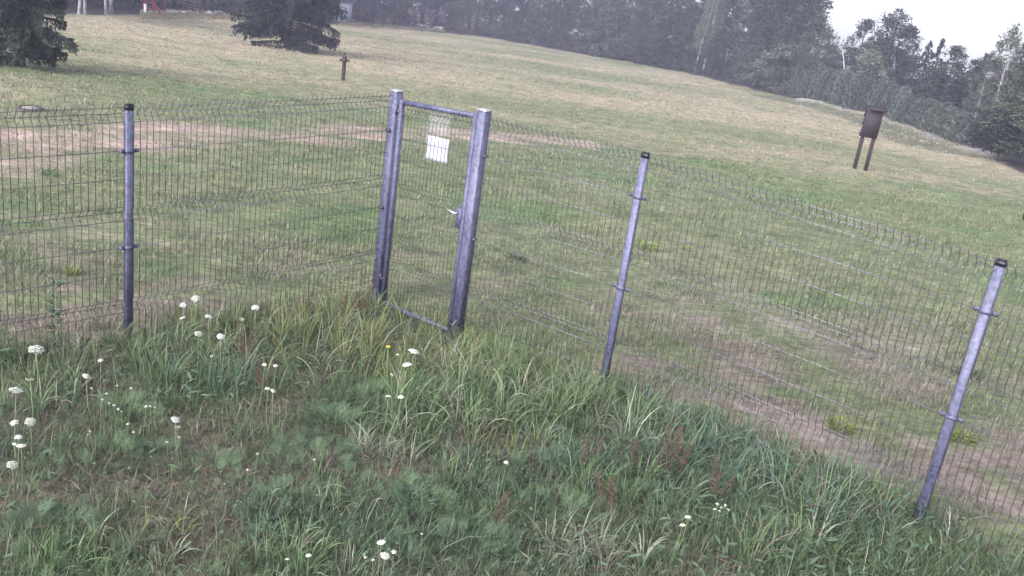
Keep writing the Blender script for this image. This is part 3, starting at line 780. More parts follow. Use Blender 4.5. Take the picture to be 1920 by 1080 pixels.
# trees one can tell apart: (kind, picture x, metres behind the edge, picture row of the top, width, name, label, category)
SPEC = [
 ('spruce_y', 1117, 1.6, 48, .8, 'spruce_tree', 'small pale conical young spruce in front of the wood, right of its middle', 'spruce'),
 ('spruce_b', 1236, 2.5, 48, 1.2, 'spruce_tree', 'small very dark pointed spruce just left of the two white birch trunks', 'spruce'),
 ('broad_a', 1205, 4.0, 20, 1.0, 'broadleaf_tree', 'pale leafy tree left of the small very dark pointed spruce', 'tree'),
 ('birch', 1300, 3.0, -60, .55, 'birch_tree', 'slender birch with straight white trunk at the wood edge, left of a leaning one', 'birch'),
 ('birch', 1316, 3.2, -60, .6, 'birch_tree', 'slender birch with bright white leaning trunk at the wood edge', 'birch'),
 ('bush', 1462, 1.4, 92, .85, 'broadleaf_bush', 'pale rounded upright bush at the wood edge, where the hedge begins', 'bush'),
 ('spruce_y', 1408, 1.5, 68, 1.1, 'spruce_tree', 'bushy pale young conifer beside the rounded bush near the start of the hedge', 'spruce'),
 ('broad_a', 1510, 6, 35, 1.0, 'broadleaf_tree', 'light green leafy tree above the upper end of the hedge', 'tree'),
 ('broad_a', 1530, 12, 60, 1.1, 'broadleaf_tree', 'light green leafy tree behind the upper hedge, its top falling to the right', 'tree'),
 ('pine_a', 1455, 13, -60, 1.0, 'pine_tree', 'tall dark tree at the wood corner where the open sky starts', 'tree'),
 ('broad_b', 1585, 12, 46, 1.1, 'broadleaf_tree', 'dark round-topped tree left of the tallest airy one behind the hedge', 'tree'),
 ('airy', 1640, 13, 22, 1.35, 'broadleaf_tree', 'tallest airy tree standing against the sky behind the hedge', 'tree'),
 ('broad_b', 1665, 15, 60, 1.1, 'broadleaf_tree', 'dark leafy tree at the right shoulder of the tallest airy tree', 'tree'),
 ('bush', 1612, 4.0, 104, .6, 'broadleaf_bush', 'pale leafy bush rising behind the hedge, below the tallest airy tree', 'bush'),
 ('spruce_a', 1703, 12, 80, 1.0, 'spruce_tree', 'left one of two pointed dark spruces against the sky behind the hedge', 'spruce'),
 ('spruce_a', 1723, 12, 76, 1.0, 'spruce_tree', 'right one of two pointed dark spruces against the sky behind the hedge', 'spruce'),
 ('broad_b', 1748, 14, 95, 1.1, 'broadleaf_tree', 'dark leafy tree right of the two pointed spruces', 'tree'),
 ('pine_a', 1775, 9, 112, 1.1, 'pine_tree', 'rounded dark tree behind the lower hedge, left of the white-stemmed birches', 'tree'),
 ('spruce_b', 1800, 13, 104, 1.2, 'spruce_tree', 'dark spruce in the low dip of the skyline left of the white-stemmed birches', 'spruce'),
 ('birch', 1838, 9, 52, .8, 'birch_tree', 'tall pale birch with white stem against the sky at far right', 'birch'),
 ('birch', 1812, 7, 100, .7, 'birch_tree', 'smaller birch with twin-looking white stem beside the tall pale birch', 'birch'),
 ('spruce_b', 1858, 12, 85, 1.2, 'spruce_tree', 'dark conical conifer directly behind the tall pale birch at far right', 'spruce'),
 ('broad_b', 1895, 12, 88, 1.1, 'broadleaf_tree', 'dark leafy tree near the right edge of the photo, under the sky', 'tree'),
 ('broad_b', 1935, 9, 70, 1.2, 'broadleaf_tree', 'dark tree cut off by the right edge of the photo', 'tree'),
 ('broad_a', 1922, 5, 175, 1.2, 'broadleaf_tree', 'paler low leafy tree at the right edge above the small round trees', 'tree'),
]
for key, px, ex, ty, wd, nm, lab, cat in SPEC:
    x, y, z = at_edge(px, ex)
    # the picture leans: the foot is left of the top by the roll
    h = height_to(x, y, ty)
    plant_tree(key, x, y, h / .97, lab, None, cat, nm, wid=wd * max(.6, 6.0 / max(h, 1)) if h < 6 else wd, lean=(-.10 if 'leaning' in lab and key == 'birch' else 0))
# fill behind the right-hand skyline, low
for px, ty in ((1560, 85), (1620, 75), (1690, 105), (1735, 115), (1765, 125), (1790, 122), (1822, 118), (1850, 110), (1880, 118), (1912, 112), (1545, 95), (1655, 95), (1720, 125)):
    x, y, z = at_edge(px, 17 + rt.uniform(0, 4)); kk = ['broad_b', 'pine_a', 'spruce_a'][rt.integers(3)]
    plant_tree(kk, x, y, height_to(x, y, ty), 'dim tree filling the gap low between the marked trees behind the hedge', 'dim trees behind the hedge', wid=1.5)
for px, ty in ((1600, 150), (1680, 165), (1740, 185), (1790, 205), (1840, 215), (1875, 230), (1905, 245)):
    x, y, z = at_edge(px, 6 + rt.uniform(0, 2)); kk = ['broad_b', 'spruce_b'][rt.integers(2)]
    plant_tree(kk, x, y, height_to(x, y, ty), 'dim low tree directly over the hedge top in its shade', 'dim low trees over the hedge', wid=1.6)
for q, (px, py, ty, lab) in enumerate(((1843, 283, 205, 'left one of two small dark round trees by the lower end of the hedge'), (1868, 303, 215, 'right one of two small dark round trees, with its trunk showing, below the hedge'))):
    p = hit(px, py); h = height_to(p[0], p[1], ty)
    plant_tree('round', p[0], p[1], h, lab, 'small round trees', 'tree', 'broadleaf_tree', wid=1.0)
# birch clumps left of the red frame
for px, ln, lab in ((148, -.10, 'forked pale-trunked tree in the left group at the field end'), (160, .05, 'straight pale-trunked tree in the left group at the field end'), (199, -.03, 'left pale trunk of the group nearer the red timber frame'), (206, .12, 'middle pale trunk of the group nearer the red timber frame'), (212, .3, 'right pale trunk leaning right, nearest the red timber frame')):
    x, y, z = at_edge(px, .6); plant_tree('birch', x, y, 8.5, lab, 'pale-trunked trees left of the red frame', 'birch', 'birch_tree', wid=.8, lean=ln)
# leaning dead stem
x, y, z = at_edge(1578, 4); dt = thing('dead_tree', 'bare pale leaning stem above the hedge', 'dead tree', (x, y, z))
hh = height_to(x, y, 96)
MB().tube([(0, 0, -.2), (-.25, 0, hh * .5), (-.95, 0, hh)], [.07, .055, .03], 7).build('trunk', M_BIRCH, dt)
MB().tube([(-.3, 0, hh * .55), (-.2, .2, hh * .7)], [.02, .008], 5).tube([(-.6, 0, hh * .8), (-.85, -.2, hh * .9)], [.018, .006], 5).build('branch', M_BIRCH, dt)
# thuja hedge
def thuja_mesh(seed):
    rg = np.random.default_rng(seed); N = 1500; t = rg.random(N) ** .8; az = rg.random(N) * 6.283
    rad = .62 * (np.clip(1 - t, 0, 1) ** .45 * .92 + .06) * rg.uniform(.72, 1.1, N) * (1 + .12 * np.sin(az * 5 + t * 9))
    C = np.stack([np.cos(az) * rad, np.sin(az) * rad, t * 2.0 * rg.uniform(.96, 1.04, N)], -1)
    Rm = eul(az + rg.normal(0, .5, N), 1.0 + rg.normal(0, .3, N), rg.normal(0, .8, N))
    tv = np.array([[-.5, 0, 0], [0, -.22, 0], [.5, 0, .04], [0, .22, 0]])
    col = np.array((.105, .128, .108))[None] * rg.uniform(.7, 1.35, (N, 1)) * (1 + rg.normal(0, .05, (N, 3)))
    V, Fq, Cc = scatter(tv, np.array([[0, 1, 2, 3]]), C, Rm, rg.uniform(.14, .26, N), col)
    tr = MB().tube([(0, 0, -.2), (0, 0, 1.5)], [.06, .02], 6)
    return tr.mesh('trunk', M_BARK), mesh_np('crown', V, [Fq], M_CROWN, Cc)
TH = [thuja_mesh(s) for s in (1, 2, 3)]
HPX = [(1488, 180), (1560, 194), (1640, 212), (1720, 236), (1780, 258), (1826, 276)]; HTOP = [(1488, 128), (1540, 125), (1600, 142), (1680, 165), (1740, 190), (1790, 205), (1826, 230)]
hp = np.array([at_edge(px, .9)[:2] for px, _ in HPX]); sl2 = np.concatenate([[0], np.cumsum(np.linalg.norm(np.diff(hp, axis=0), axis=1))])
for s in np.arange(0, sl2[-1], .82):
    x = np.interp(s, sl2, hp[:, 0]); y = np.interp(s, sl2, hp[:, 1]); z = float(gz(x, y)); u = project(np.array([x, y, z]))[0]
    h = height_to(x, y, np.interp(u + 8, [a_[0] for a_ in HTOP], [a_[1] for a_ in HTOP])) * rt.uniform(.84, 1.12)
    t = thing('thuja_bush', 'clipped upright thuja in the long hedge along the right side of the field', 'hedge bush', (x, y, z), rt.uniform(0, 6), 'thujas of the hedge')
    tm, cm = TH[rt.integers(3)]; link('trunk', tm, t); link('crown', cm, t)
    t.scale = (1.05, 1.05, max(.5, h / 2.0))

# ------------------------------------------------------------------ short turf of the meadow
def turf():
    parts = []
    def band(y0, y1, dens, hlo, hhi, wlo, whi, S, thin):
        A = (y1 ** 2 - y0 ** 2) * .60; N = int(A * dens)
        y = np.sqrt(RNG.uniform(y0 ** 2, y1 ** 2, N)); x = RNG.uniform(-.62, .60, N) * y * 1.05
        o = outside(x, y); P = np.stack([x, y, gz(x, y)], -1)
        n = fbm(x * 1.1 + 5, y * 1.1 + 9, 3); n2 = fbm(x * 3.1, y * 3.1 + 4, 2)
        tm = track_mask(x, y)
        k = (o > .02) & in_view(P, 40) & (RNG.random(N) < np.clip(.35 + (n - .42) * 2.2 + (n2 - .5) * 1.6, .08, 1) * (1 - .88 * tm)) & (edge_dist(x, y) < .3)
        x, y, P, n = x[k], y[k], P[k], n[k]; N = len(x)
        c = lawn_col(x, y) * 1.1
        f = sstep(.5, .72, n2[k]) * RNG.random(N)
        c = mixc(c, np.array([.090, .150, .060]), f * .7) * (1 + RNG.normal(0, .30, (N, 1)))
        sd_ = RNG.random(N) < .09; c[sd_] = np.array([.25, .23, .17]) * (1 + RNG.normal(0, .15, (sd_.sum(), 1)))
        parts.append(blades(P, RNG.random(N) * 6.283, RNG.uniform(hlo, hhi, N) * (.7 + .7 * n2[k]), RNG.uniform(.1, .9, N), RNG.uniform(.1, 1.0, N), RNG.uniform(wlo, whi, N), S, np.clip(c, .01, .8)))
    band(4.5, 9, 2700, .03, .085, .003, .006, 2, 0)
    band(9, 14, 1100, .03, .08, .005, .009, 2, 0)
    band(14, 24, 300, .035, .08, .012, .022, 1, 0)
    band(24, 46, 62, .03, .07, .02, .045, 1, 0)
    band(46, 85, 13, .04, .08, .05, .11, 1, 0)
    V, Fq, Cc = join(parts)
    o = link('meadow_grass', mesh_np('meadow_grass', V, [Fq], M_VEG, Cc))
    tag(o, 'short thin turf of the meadow beyond the fence', 'grass', None, 'stuff')
turf()
# rough uncut strip at the far end of the field
def rough_strip():
    parts = []
    for px0, px1, yb0, yb1, yt0, yt1, N in ((262, 470, 36, 37, 19, 22, 5200), (632, 835, 50, 61, 31, 50, 4200)):
        q = []
        for i in range(14):
            f = i / 13; px = px0 + (px1 - px0) * f
            q.append((hit(px, yb0 + (yb1 - yb0) * f)[:2], hit(px, yt0 + (yt1 - yt0) * f)[:2]))
        f = RNG.random(N) * 13; i = np.minimum(f.astype(int), 12); u = (f - i)[:, None]; v = RNG.random(N)[:, None]
        A = np.array([a_ for a_, _ in q]); B = np.array([b_ for _, b_ in q])
        lo = A[i] * (1 - u) + A[i + 1] * u; hi = B[i] * (1 - u) + B[i + 1] * u; xy = lo * (1 - v) + hi * v
        P = np.stack([xy[:, 0], xy[:, 1], gz(xy[:, 0], xy[:, 1])], -1)
        c = mixc(np.broadcast_to(np.array([.20, .175, .11]), (N, 3)), np.array([.24, .215, .15]), RNG.random(N)) * (1 + RNG.normal(0, .22, (N, 1)))
        parts.append(blades(P, RNG.random(N) * 6.283, RNG.uniform(.09, .22, N), RNG.uniform(0, .4, N), RNG.uniform(.1, .8, N), RNG.uniform(.03, .06, N), 2, np.clip(c, .01, .8)))
    V, Fq, Cc = join(parts)
    tag(link('rough_grass', mesh_np('rough_grass', V, [Fq], M_VEG, Cc)), 'strip of taller dry grass left uncut before the stones', 'grass', None, 'stuff')
rough_strip()

# ------------------------------------------------------------------ weeds and tall grass on the near side of the fence
CG = np.array([.088, .133, .062]); CB = np.array([.066, .108, .076]); CY_ = np.array([.130, .155, .062]); CP = np.array([.205, .225, .165]); CT = np.array([.128, .108, .090]); CR = np.array([.15, .075, .05])
def tussock(center, n, L, spread, col, w=(.004, .008), lean=.25, curl=1.5, S=6):
    a = RNG.random(n) * 6.283; r = spread * np.sqrt(RNG.random(n))
    x = center[0] + np.cos(a) * r; y = center[1] + np.sin(a) * r
    P = np.stack([x, y, gz(x, y) - .01], -1)
    az = a + RNG.normal(0, .8, n)
    c = jit(col, n, .16); dry = RNG.random(n) < .13; c[dry] = jit(CT * 1.35, dry.sum(), .15)
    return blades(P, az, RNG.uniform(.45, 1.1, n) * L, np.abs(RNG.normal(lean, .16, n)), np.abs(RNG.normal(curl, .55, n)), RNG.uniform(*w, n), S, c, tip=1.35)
def undergrowth():
    parts = []
    N = 150000
    y = np.sqrt(RNG.uniform(3.4 ** 2, 9.2 ** 2, N)); x = RNG.uniform(-.62, .64, N) * y * 1.08
    o = outside(x, y); P = np.stack([x, y, gz(x, y)], -1)
    n1 = fbm(x * 1.5 + 40, y * 1.5 + 4, 4); n2 = fbm(x * .9 + 3, y * .9 + 21, 3)
    k = (o < .12) & in_view(P, 70) & (RNG.random(N) < np.clip(1.35 - (n1 - .38) * 2.6, .25, 1))
    x, y, P, n1, n2 = x[k], y[k], P[k], n1[k], n2[k]; N = len(x)
    dry = sstep(.44, .62, n1 * .6 + n2 * .4 + RNG.normal(0, .07, N))
    c = mixc(np.broadcast_to(CG * .95, (N, 3)), CT, dry); c = mixc(c, CB, sstep(.45, .62, n2) * (1 - dry) * .7)
    c = mixc(c, np.broadcast_to(CP, c.shape), (RNG.random(N) < .12) * .8) * (1 + RNG.normal(0, .2, (N, 1)))
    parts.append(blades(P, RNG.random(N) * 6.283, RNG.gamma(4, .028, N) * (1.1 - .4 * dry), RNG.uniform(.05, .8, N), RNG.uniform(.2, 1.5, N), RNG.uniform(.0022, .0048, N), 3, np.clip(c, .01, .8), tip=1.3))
    # long blades along the fence and in tufts (picture position, reach, length, colour, blades)
    TUFTS = [(560, 640, 260, .46, CY_ * .95, 62), (470, 640, 150, .42, CG, 34), (620, 650, 110, .46, CY_, 28), (670, 625, 40, .36, CP * .8, 8), (800, 680, 130, .40, CY_ * .95, 34), (880, 740, 170, .46, CG * 1.15, 46),
             (1000, 740, 190, .46, CG * 1.1, 46), (930, 700, 130, .38, CY_, 26), (1130, 760, 160, .46, CG, 36), (1230, 780, 170, .46, CG * 1.1, 44), (1330, 840, 170, .48, CB * 1.15, 44), (1440, 880, 160, .46, CB * 1.15, 42),
             (1530, 920, 150, .46, CG, 38), (1620, 960, 140, .42, CB * 1.1, 30), (840, 800, 120, .44, CG * 1.15, 26), (340, 700, 110, .40, CG, 14), (400, 720, 90, .40, CB, 14), (270, 680, 70, .34, CG, 8), (150, 690, 150, .36, CG, 22), (60, 740, 120, .36, CG, 16),
             (705, 590, 22, .36, CP * .85, 5), (1090, 900, 110, .34, CB * 1.1, 12), (1160, 920, 90, .38, CG * 1.1, 12), (1080, 1040, 60, .36, CP * .75, 7), (1150, 1060, 60, .36, CP * .75, 6), (1480, 1050, 110, .40, CG * 1.15, 14), (1330, 960, 120, .34, CB, 10),
             (870, 900, 50, .32, CG * 1.1, 5), (590, 930, 120, .24, CG, 12), (560, 1060, 110, .26, CG * 1.15, 16), (320, 990, 60, .22, CY_, 6), (190, 1060, 140, .26, CG * 1.1, 16), (735, 850, 70, .34, CP * .85, 8), (960, 850, 80, .34, CY_, 8), (1240, 850, 100, .36, CG, 14), (1700, 1000, 120, .3, CB, 12),
             (1000, 660, 120, .3, CG, 16), (940, 665, 50, .2, CG, 4)]
    for px, py, rpx, L, col, cnt in TUFTS:
        for _ in range(cnt):
            a = RNG.random() * 6.283; r = rpx * math.sqrt(RNG.random())
            p = hit(px + r * math.cos(a), py + r * .38 * math.sin(a))
            if outside(p[0], p[1]) > .12: continue
            pal = RNG.random() < .22
            parts.append(tussock(p, int(RNG.integers(6, 13) if pal else RNG.integers(10, 26)), L * .9 * RNG.uniform(.7, 1.15), RNG.uniform(.02, .07), (CP * 1.1 if pal else col * RNG.uniform(.8, 1.4)), w=((.005, .010) if pal else (.004, .008)), lean=.2, curl=(RNG.uniform(1.4, 2.4) if pal else RNG.uniform(.7, 1.9))))
    # wisps along both sides of the fence feet
    for A, B, cnt in ((P0, P1, 60), (P1, GL, 80), (GL, GR, 10), (GR, P4, 80), (P4, P5, 120), (P5, P6, 30)):
        for _ in range(cnt):
            q = A + (B - A) * RNG.random() + RNG.normal(0, .17, 2) + np.array([0, .02])
            parts.append(tussock(q, int(RNG.integers(5, 14)), RNG.uniform(.14, .34), .05, (CG if RNG.random() < .6 else CY_) * RNG.uniform(.85, 1.25), lean=.2, curl=RNG.uniform(.5, 1.4), S=5))
    V, Fq, Cc = join(parts)
    tag(link('tall_grass', mesh_np('tall_grass', V, [Fq], M_VEG, Cc)), 'uncut tangle of grass on the near side of the fence', 'grass', None, 'stuff')
undergrowth()
def weeds():
    parts = []
    # feathery leaf: rib with divided pinnae
    tv, tf = [], []
    def dia(c, d, l, wd):
        d = np.array(d, float); d /= np.linalg.norm(d); s = np.cross(d, [0, 0, 1.0]); b = len(tv)
        c = np.array(c, float)
        tv.extend([c, c + d * l * .45 + s * wd, c + d * l, c + d * l * .45 - s * wd]); tf.append([b, b + 1, b + 2, b + 3])
    arch = lambda u: np.array([u, 0, .55 * u - .62 * u * u])
    dia(arch(0), (1, 0, .3), .6, .012); dia(arch(.5), (1, 0, -.2), .5, .010)
    for i in range(9):
        u = .22 + .78 * i / 8; ln = (.26 * math.sin(math.pi * (.22 + .75 * i / 9)) + .05) * (.75 + .5 * ((i * 7) % 5) / 4)
        for s in (-1, 1):
            d = np.array([.55, s * 1.0, .1 - .25 * u]); d /= np.linalg.norm(d); b = arch(u)
            for q in (.25, .6, 1.0):
                c = b + d * ln * q * .8
                dia(c, d + np.array([.7, 0, .25 * q]), ln * .42, ln * .045); dia(c, d + np.array([-.45, 0, -.2]), ln * .36, ln * .04)
    tv = np.array(tv); tf = np.array(tf)
    def zone(N, dens_fn, tvv, tff, smin, smax, colf, tilt, lift=(.0, .06), el=(.1, .9)):
        y = np.sqrt(RNG.uniform(3.4 ** 2, 8.6 ** 2, N)); x = RNG.uniform(-.62, .64, N) * y * 1.08
        P = np.stack([x, y, gz(x, y)], -1)
        k = (outside(x, y) < .05) & in_view(P, 70) & (RNG.random(N) < dens_fn(x, y))
        P = P[k]; N = len(P); P[:, 2] += RNG.uniform(*lift, N)
        Rm = eul(RNG.random(N) * 6.283, RNG.uniform(*el, N), RNG.normal(0, tilt, N))
        c = colf(P[:, 0], P[:, 1], N)
        parts.append(scatter(tvv, tff, P, Rm, RNG.uniform(smin, smax, N), np.clip(c, .01, .8)))
    gx_ = lambda x, y: np.clip((fbm(x * 1.2 + 60, y * 1.2 + 2, 3) - .40) * 3.5, .04, 1)
    zone(9000, gx_, tv, tf, .045, .10, lambda x, y, n: mixc(np.broadcast_to(CB * 1.05, (n, 3)), CG * 1.1, RNG.random(n)) * (1 + RNG.normal(0, .18, (n, 1))), .35, (0, .08), (.1, 1.1))
    # feathery cushions of young carrot and yarrow
    for px, py, rp, n in ((585, 870, 85, 330), (235, 790, 55, 170), (625, 810, 65, 200), (215, 865, 50, 150), (775, 950, 70, 220), (1010, 895, 80, 260), (1050, 975, 90, 240), (870, 1040, 90, 240), (95, 1010, 70, 160), (700, 760, 50, 140), (400, 900, 60, 150), (520, 960, 60, 160), (300, 870, 45, 90), (1400, 1000, 90, 200), (1200, 960, 70, 180)):
        n = int(n * .62); c0 = hit(px, py); r = rp * np.linalg.norm(c0 - EYE) / FPX
        a = RNG.random(n) * 6.283; q = r * np.sqrt(RNG.random(n)); x = c0[0] + q * np.cos(a); y = c0[1] + q * np.sin(a)
        P = np.stack([x, y, gz(x, y) + RNG.random(n) * .10 * (1 - (q / r) ** 2)], -1)
        cc = mixc(np.broadcast_to(CB * 1.2, (n, 3)), CG * 1.25, RNG.random(n) * .4 + .6 * RNG.random()) * (1 + RNG.normal(0, .28, (n, 1)))
        parts.append(scatter(tv, tf, P, eul(a + RNG.normal(0, .9, n), RNG.uniform(.15, 1.2, n), RNG.normal(0, .3, n)), RNG.uniform(.05, .12, n), np.clip(cc, .01, .8)))
    # lance-shaped leaves (plantain, knapweed) denser to the right
    lt = np.array([[0, 0, 0], [.35, -.10, .03], [.35, 0, 0.0], [.35, .10, .03], [.75, -.075, .0], [.75, 0, -.04], [.75, .075, .0], [1.0, 0, -.12]])
    lf = np.array([[0, 1, 2, 2], [0, 2, 3, 3], [1, 4, 5, 2], [2, 5, 6, 3], [4, 7, 5, 5], [5, 7, 6, 6]])
    lf4 = np.array([[0, 1, 2, 3], [1, 4, 5, 2], [2, 5, 6, 3], [4, 7, 6, 5]])
    right = lambda x, y: np.clip(.12 + .9 * sstep(.3, 1.8, x) + (fbm(x * 1.6, y * 1.6 + 50, 3) - .5) * 1.6, .03, 1)
    zone(26000, right, lt, lf4, .035, .085, lambda x, y, n: mixc(np.broadcast_to(CB * .95, (n, 3)), CG * .95, RNG.random(n) * .7) * (1 + RNG.normal(0, .2, (n, 1))), .5, (0, .22), (-.3, 1.0))
    # clover-size leaves everywhere in patches
    sm = np.array([[0, 0, 0], [.5, -.42, .05], [1, 0, 0], [.5, .42, .05]]); sf_ = np.array([[0, 1, 2, 3]])
    zone(52000, lambda x, y: np.clip((fbm(x * 2.2 + 11, y * 2.2 + 77, 3) - .38) * 3, .08, 1), sm, sf_, .010, .026, lambda x, y, n: mixc(np.broadcast_to(CG, (n, 3)), CB * 1.15, RNG.random(n)) * (1 + RNG.normal(0, .25, (n, 1))), .6, (0, .10), (-.4, .6))
    # fallen dry litter
    zone(26000, lambda x, y: np.clip((fbm(x * 1.5 + 40, y * 1.5 + 4, 4) - .36) * 3.5, .08, 1), np.array([[0, 0, 0], [.5, -.03, .01], [1, 0, 0], [.5, .03, .01]]), sf_, .05, .14, lambda x, y, n: jit(CT * 1.15, n, .28), .5, (.0, .05), (-.15, .35))
    V, Fq, Cc = join(parts)
    tag(link('ground_weeds', mesh_np('ground_weeds', V, [Fq], M_WEED, Cc)), 'low leafy weeds and dry litter under the tall grass', 'weeds', None, 'stuff')
weeds()

# distinct clumps
LT = np.array([[0, 0, 0], [.35, -.10, .03], [.35, 0, 0.0], [.35, .10, .03], [.75, -.075, .0], [.75, 0, -.04], [.75, .075, .0], [1.0, 0, -.12]])
LF4 = np.array([[0, 1, 2, 3], [1, 4, 5, 2], [2, 5, 6, 3], [4, 7, 6, 5]])
def clump(px, py, rpx, hgt, col, n, name, label, cat, group=None, kind='blade'):
    p = hit(px, py); r = rpx * np.linalg.norm(p - EYE) / FPX
    a = RNG.random(n) * 6.283; q = r * np.sqrt(RNG.random(n)) * .7
    x = p[0] + np.cos(a) * q; y = p[1] + np.sin(a) * q
    P = np.stack([x, y, gz(x, y) - .005], -1); org = np.array([p[0], p[1], float(gz(p[0], p[1]))])
    if kind == 'blade':
        V, Fq, Cc = blades(P, a + RNG.normal(0, .7, n), RNG.uniform(.5, 1.1, n) * hgt, RNG.uniform(.05, .7, n), RNG.uniform(.3, 1.2, n), RNG.uniform(.006, .012, n), 4, jit(col, n, .15), tip=1.3)
    else:
        P[:, 2] += RNG.random(n) * hgt * .6; n = len(P)
        V, Fq, Cc = scatter(LT, LF4, P, eul(a, RNG.uniform(-.1, 1.0, n), RNG.normal(0, .5, n)), RNG.uniform(.3, .62, n) * hgt, jit(col, n, .22))
    tag(link(name, mesh_np(name, V - org, [Fq], M_WEED, Cc), None, org), label, cat, group)
YG = np.array([.160, .195, .060]); DG = np.array([.05, .085, .04])
GC_ = 'bright weed clumps in the short turf'
clump(1213, 468, 24, .13, YG * 1.15, 150, 'weed_clump', 'yellow-green weed clump just right of the slim post beside the gate panel', 'weed clump', GC_, 'leaf')
clump(1290, 470, 14, .09, YG, 60, 'weed_clump', 'small yellow-green weed tuft right of the brighter clump by the slim post', 'weed clump', GC_, 'leaf')
clump(1575, 806, 30, .12, YG * 1.05, 170, 'weed_clump', 'yellow-green weed clump behind the long right panel, left of the rightmost post', 'weed clump', GC_, 'leaf')
clump(1802, 828, 24, .12, YG, 140, 'weed_clump', 'yellow-green weed clump right beside the rightmost fence post', 'weed clump', GC_, 'leaf')
clump(135, 515, 22, .12, YG * .85, 60, 'weed_clump', 'green weed clump behind the left fence panel, left of the slim post', 'weed clump', GC_, 'blade')
clump(968, 488, 28, .11, DG, 150, 'weed_clump', 'dark green low weed behind the short panel right of the gate', 'weed clump', GC_, 'leaf')
clump(1812, 705, 34, .12, DG, 150, 'weed_clump', 'dark weed clump behind the wires close to the rightmost post', 'weed clump', GC_, 'leaf')
clump(95, 330, 14, .12, FRESH * .9, 110, 'weed_clump', 'small dark green weed seen through the leftmost panel near the track', 'weed clump', GC_, 'leaf')
clump(738, 730, 34, .20, YG * 1.05, 90, 'weed_clump', 'bright yellow-green tuft inside the fence, below the gate', 'weed clump', None, 'blade')
clump(500, 1010, 40, .12, CB * 1.2, 160, 'weed_clump', 'blue-green leafy weed at the bottom of the photo left of middle', 'weed clump', None, 'leaf')
clump(560, 1050, 70, .22, CG * 1.2, 90, 'weed_clump', 'fresh green broad-bladed tuft at the bottom edge left of middle', 'weed clump', None, 'blade')
clump(770, 950, 50, .12, CB * 1.1, 220, 'weed_clump', 'low blue-green leafy weed in the near tangle below the gate', 'weed clump', None, 'leaf')

# red-brown sorrel stalks
def sorrel_mesh(seed):
    rg = np.random.default_rng(seed); st = MB(); V = []
    h = rg.uniform(.36, .5); lx, ly = rg.normal(0, .05, 2)
    st.tube([(0, 0, 0), (lx * .4, ly * .4, h * .5), (lx, ly, h)], [.0035, .003, .0015], 5)
    for i in range(130):
        t = rg.uniform(.45, 1.0); r = .032 * (1.15 - t) * 1.6 + .006; a = rg.random() * 6.283; q = r * math.sqrt(rg.random())
        V.append((lx * t + math.cos(a) * q, ly * t + math.sin(a) * q, h * t + rg.normal(0, .008)))
    N = len(V); Rm = eul(rg.random(N) * 6.28, rg.normal(0, .8, N), rg.normal(0, .8, N))
    tv = np.array([[-.5, 0, 0], [0, -.4, 0], [.5, 0, 0], [0, .4, 0]])
    v, f, c = scatter(tv, np.array([[0, 1, 2, 3]]), np.array(V), Rm, rg.uniform(.009, .017, N), np.ones((N, 3)))
    return st.mesh('stem', M_SORREL), mesh_np('seed_head', v, [f], M_SORREL, None)
SM = [sorrel_mesh(s) for s in range(1, 7)]
SOR = [(690, 545, 1.1, 'thick red-brown sorrel stalks left of the foot of the hinge gate post'), (655, 560, .9, 'thin red-brown sorrel left of the thick one by the gate'), (575, 560, .8, 'red-brown sorrel against the left panel, half way to the gate'), (460, 620, 1.0, 'red-brown sorrel among white flowers right of the left slim post'), (345, 640, .8, 'red-brown sorrel just right of the foot of the left slim post'),
       (500, 690, .8, 'red-brown sorrel with white flowers, below the left panel'), (1100, 830, .9, 'red sorrel left of the others in the tangle below the short panel'), (1150, 900, .9, 'red sorrel low beside an arching grass tuft in the near tangle'), (1252, 830, 1.0, 'red sorrel in the middle of the tangle below the long right panel'), (1282, 820, 1.1, 'tallest rusty sorrel in the tangle below the long right panel'),
       (1350, 880, .9, 'rightmost rusty sorrel in the near tangle'), (935, 940, .8, 'orange-brown dry stalks near the bottom middle'), (1205, 840, .7, 'small red sorrel between two taller ones in the near tangle')]
for i, (px, py, s, lab) in enumerate(SOR):
    p = hit(px, py, .32 * s); g = float(gz(p[0], p[1]))
    t = thing('sorrel_plant', lab, 'sorrel', (p[0], p[1], g), random.uniform(0, 6), 'red-brown sorrel stalks')
    t.scale = (s * .85, s * .85, s * .85)
    for j in range(3):
        a_, b_ = SM[(i * 2 + j * 5) % 6]; so_ = link('stem', a_, t, (random.gauss(0, .025), random.gauss(0, .025), 0)); so_.rotation_euler.z = random.uniform(0, 6); link('seed_head', b_, so_)

# white umbels
def umbel_meshes(seed, rad, dome, mat, n=70, fl=.010, h=.42):
    rg = np.random.default_rng(seed); st = MB(); lx, ly = rg.normal(0, .02, 2)
    top = np.array([0, 0, 0.0]); foot = np.array([lx, ly, -h])
    st.tube([foot, (foot + top) / 2 + np.array([ly * .4, lx * .4, 0]), top - np.array([0, 0, rad * .8])], np.array([.0055, .0045, .0038]) * (.4 if n < 20 else .9), 5)
    hd = MB()
    for i in range(n):
        q = math.sqrt((i + .5) / n); a = i * 2.399963
        r = rad * q; z = dome * (1 - q * q) + rg.normal(0, rad * .05); c = np.array([r * math.cos(a), r * math.sin(a), z])
        if i % 4 == 0: st.tube([(0, 0, -rad * .8), c * .98], [.0014, .001], 4, caps=False)
        s = fl * rg.uniform(.7, 1.25)
        b = hd.addv([c + (s, 0, 0), c + (0, s, 0), c + (-s, 0, 0), c + (0, -s, 0), c + (0, 0, s * .6), c + (0, 0, -s * .45)])
        for k_ in range(4): hd.F3 += [(b + k_, b + (k_ + 1) % 4, b + 4), (b + (k_ + 1) % 4, b + k_, b + 5)]
    return st.mesh('stem', M_STEM), hd.mesh('flower_head', mat)
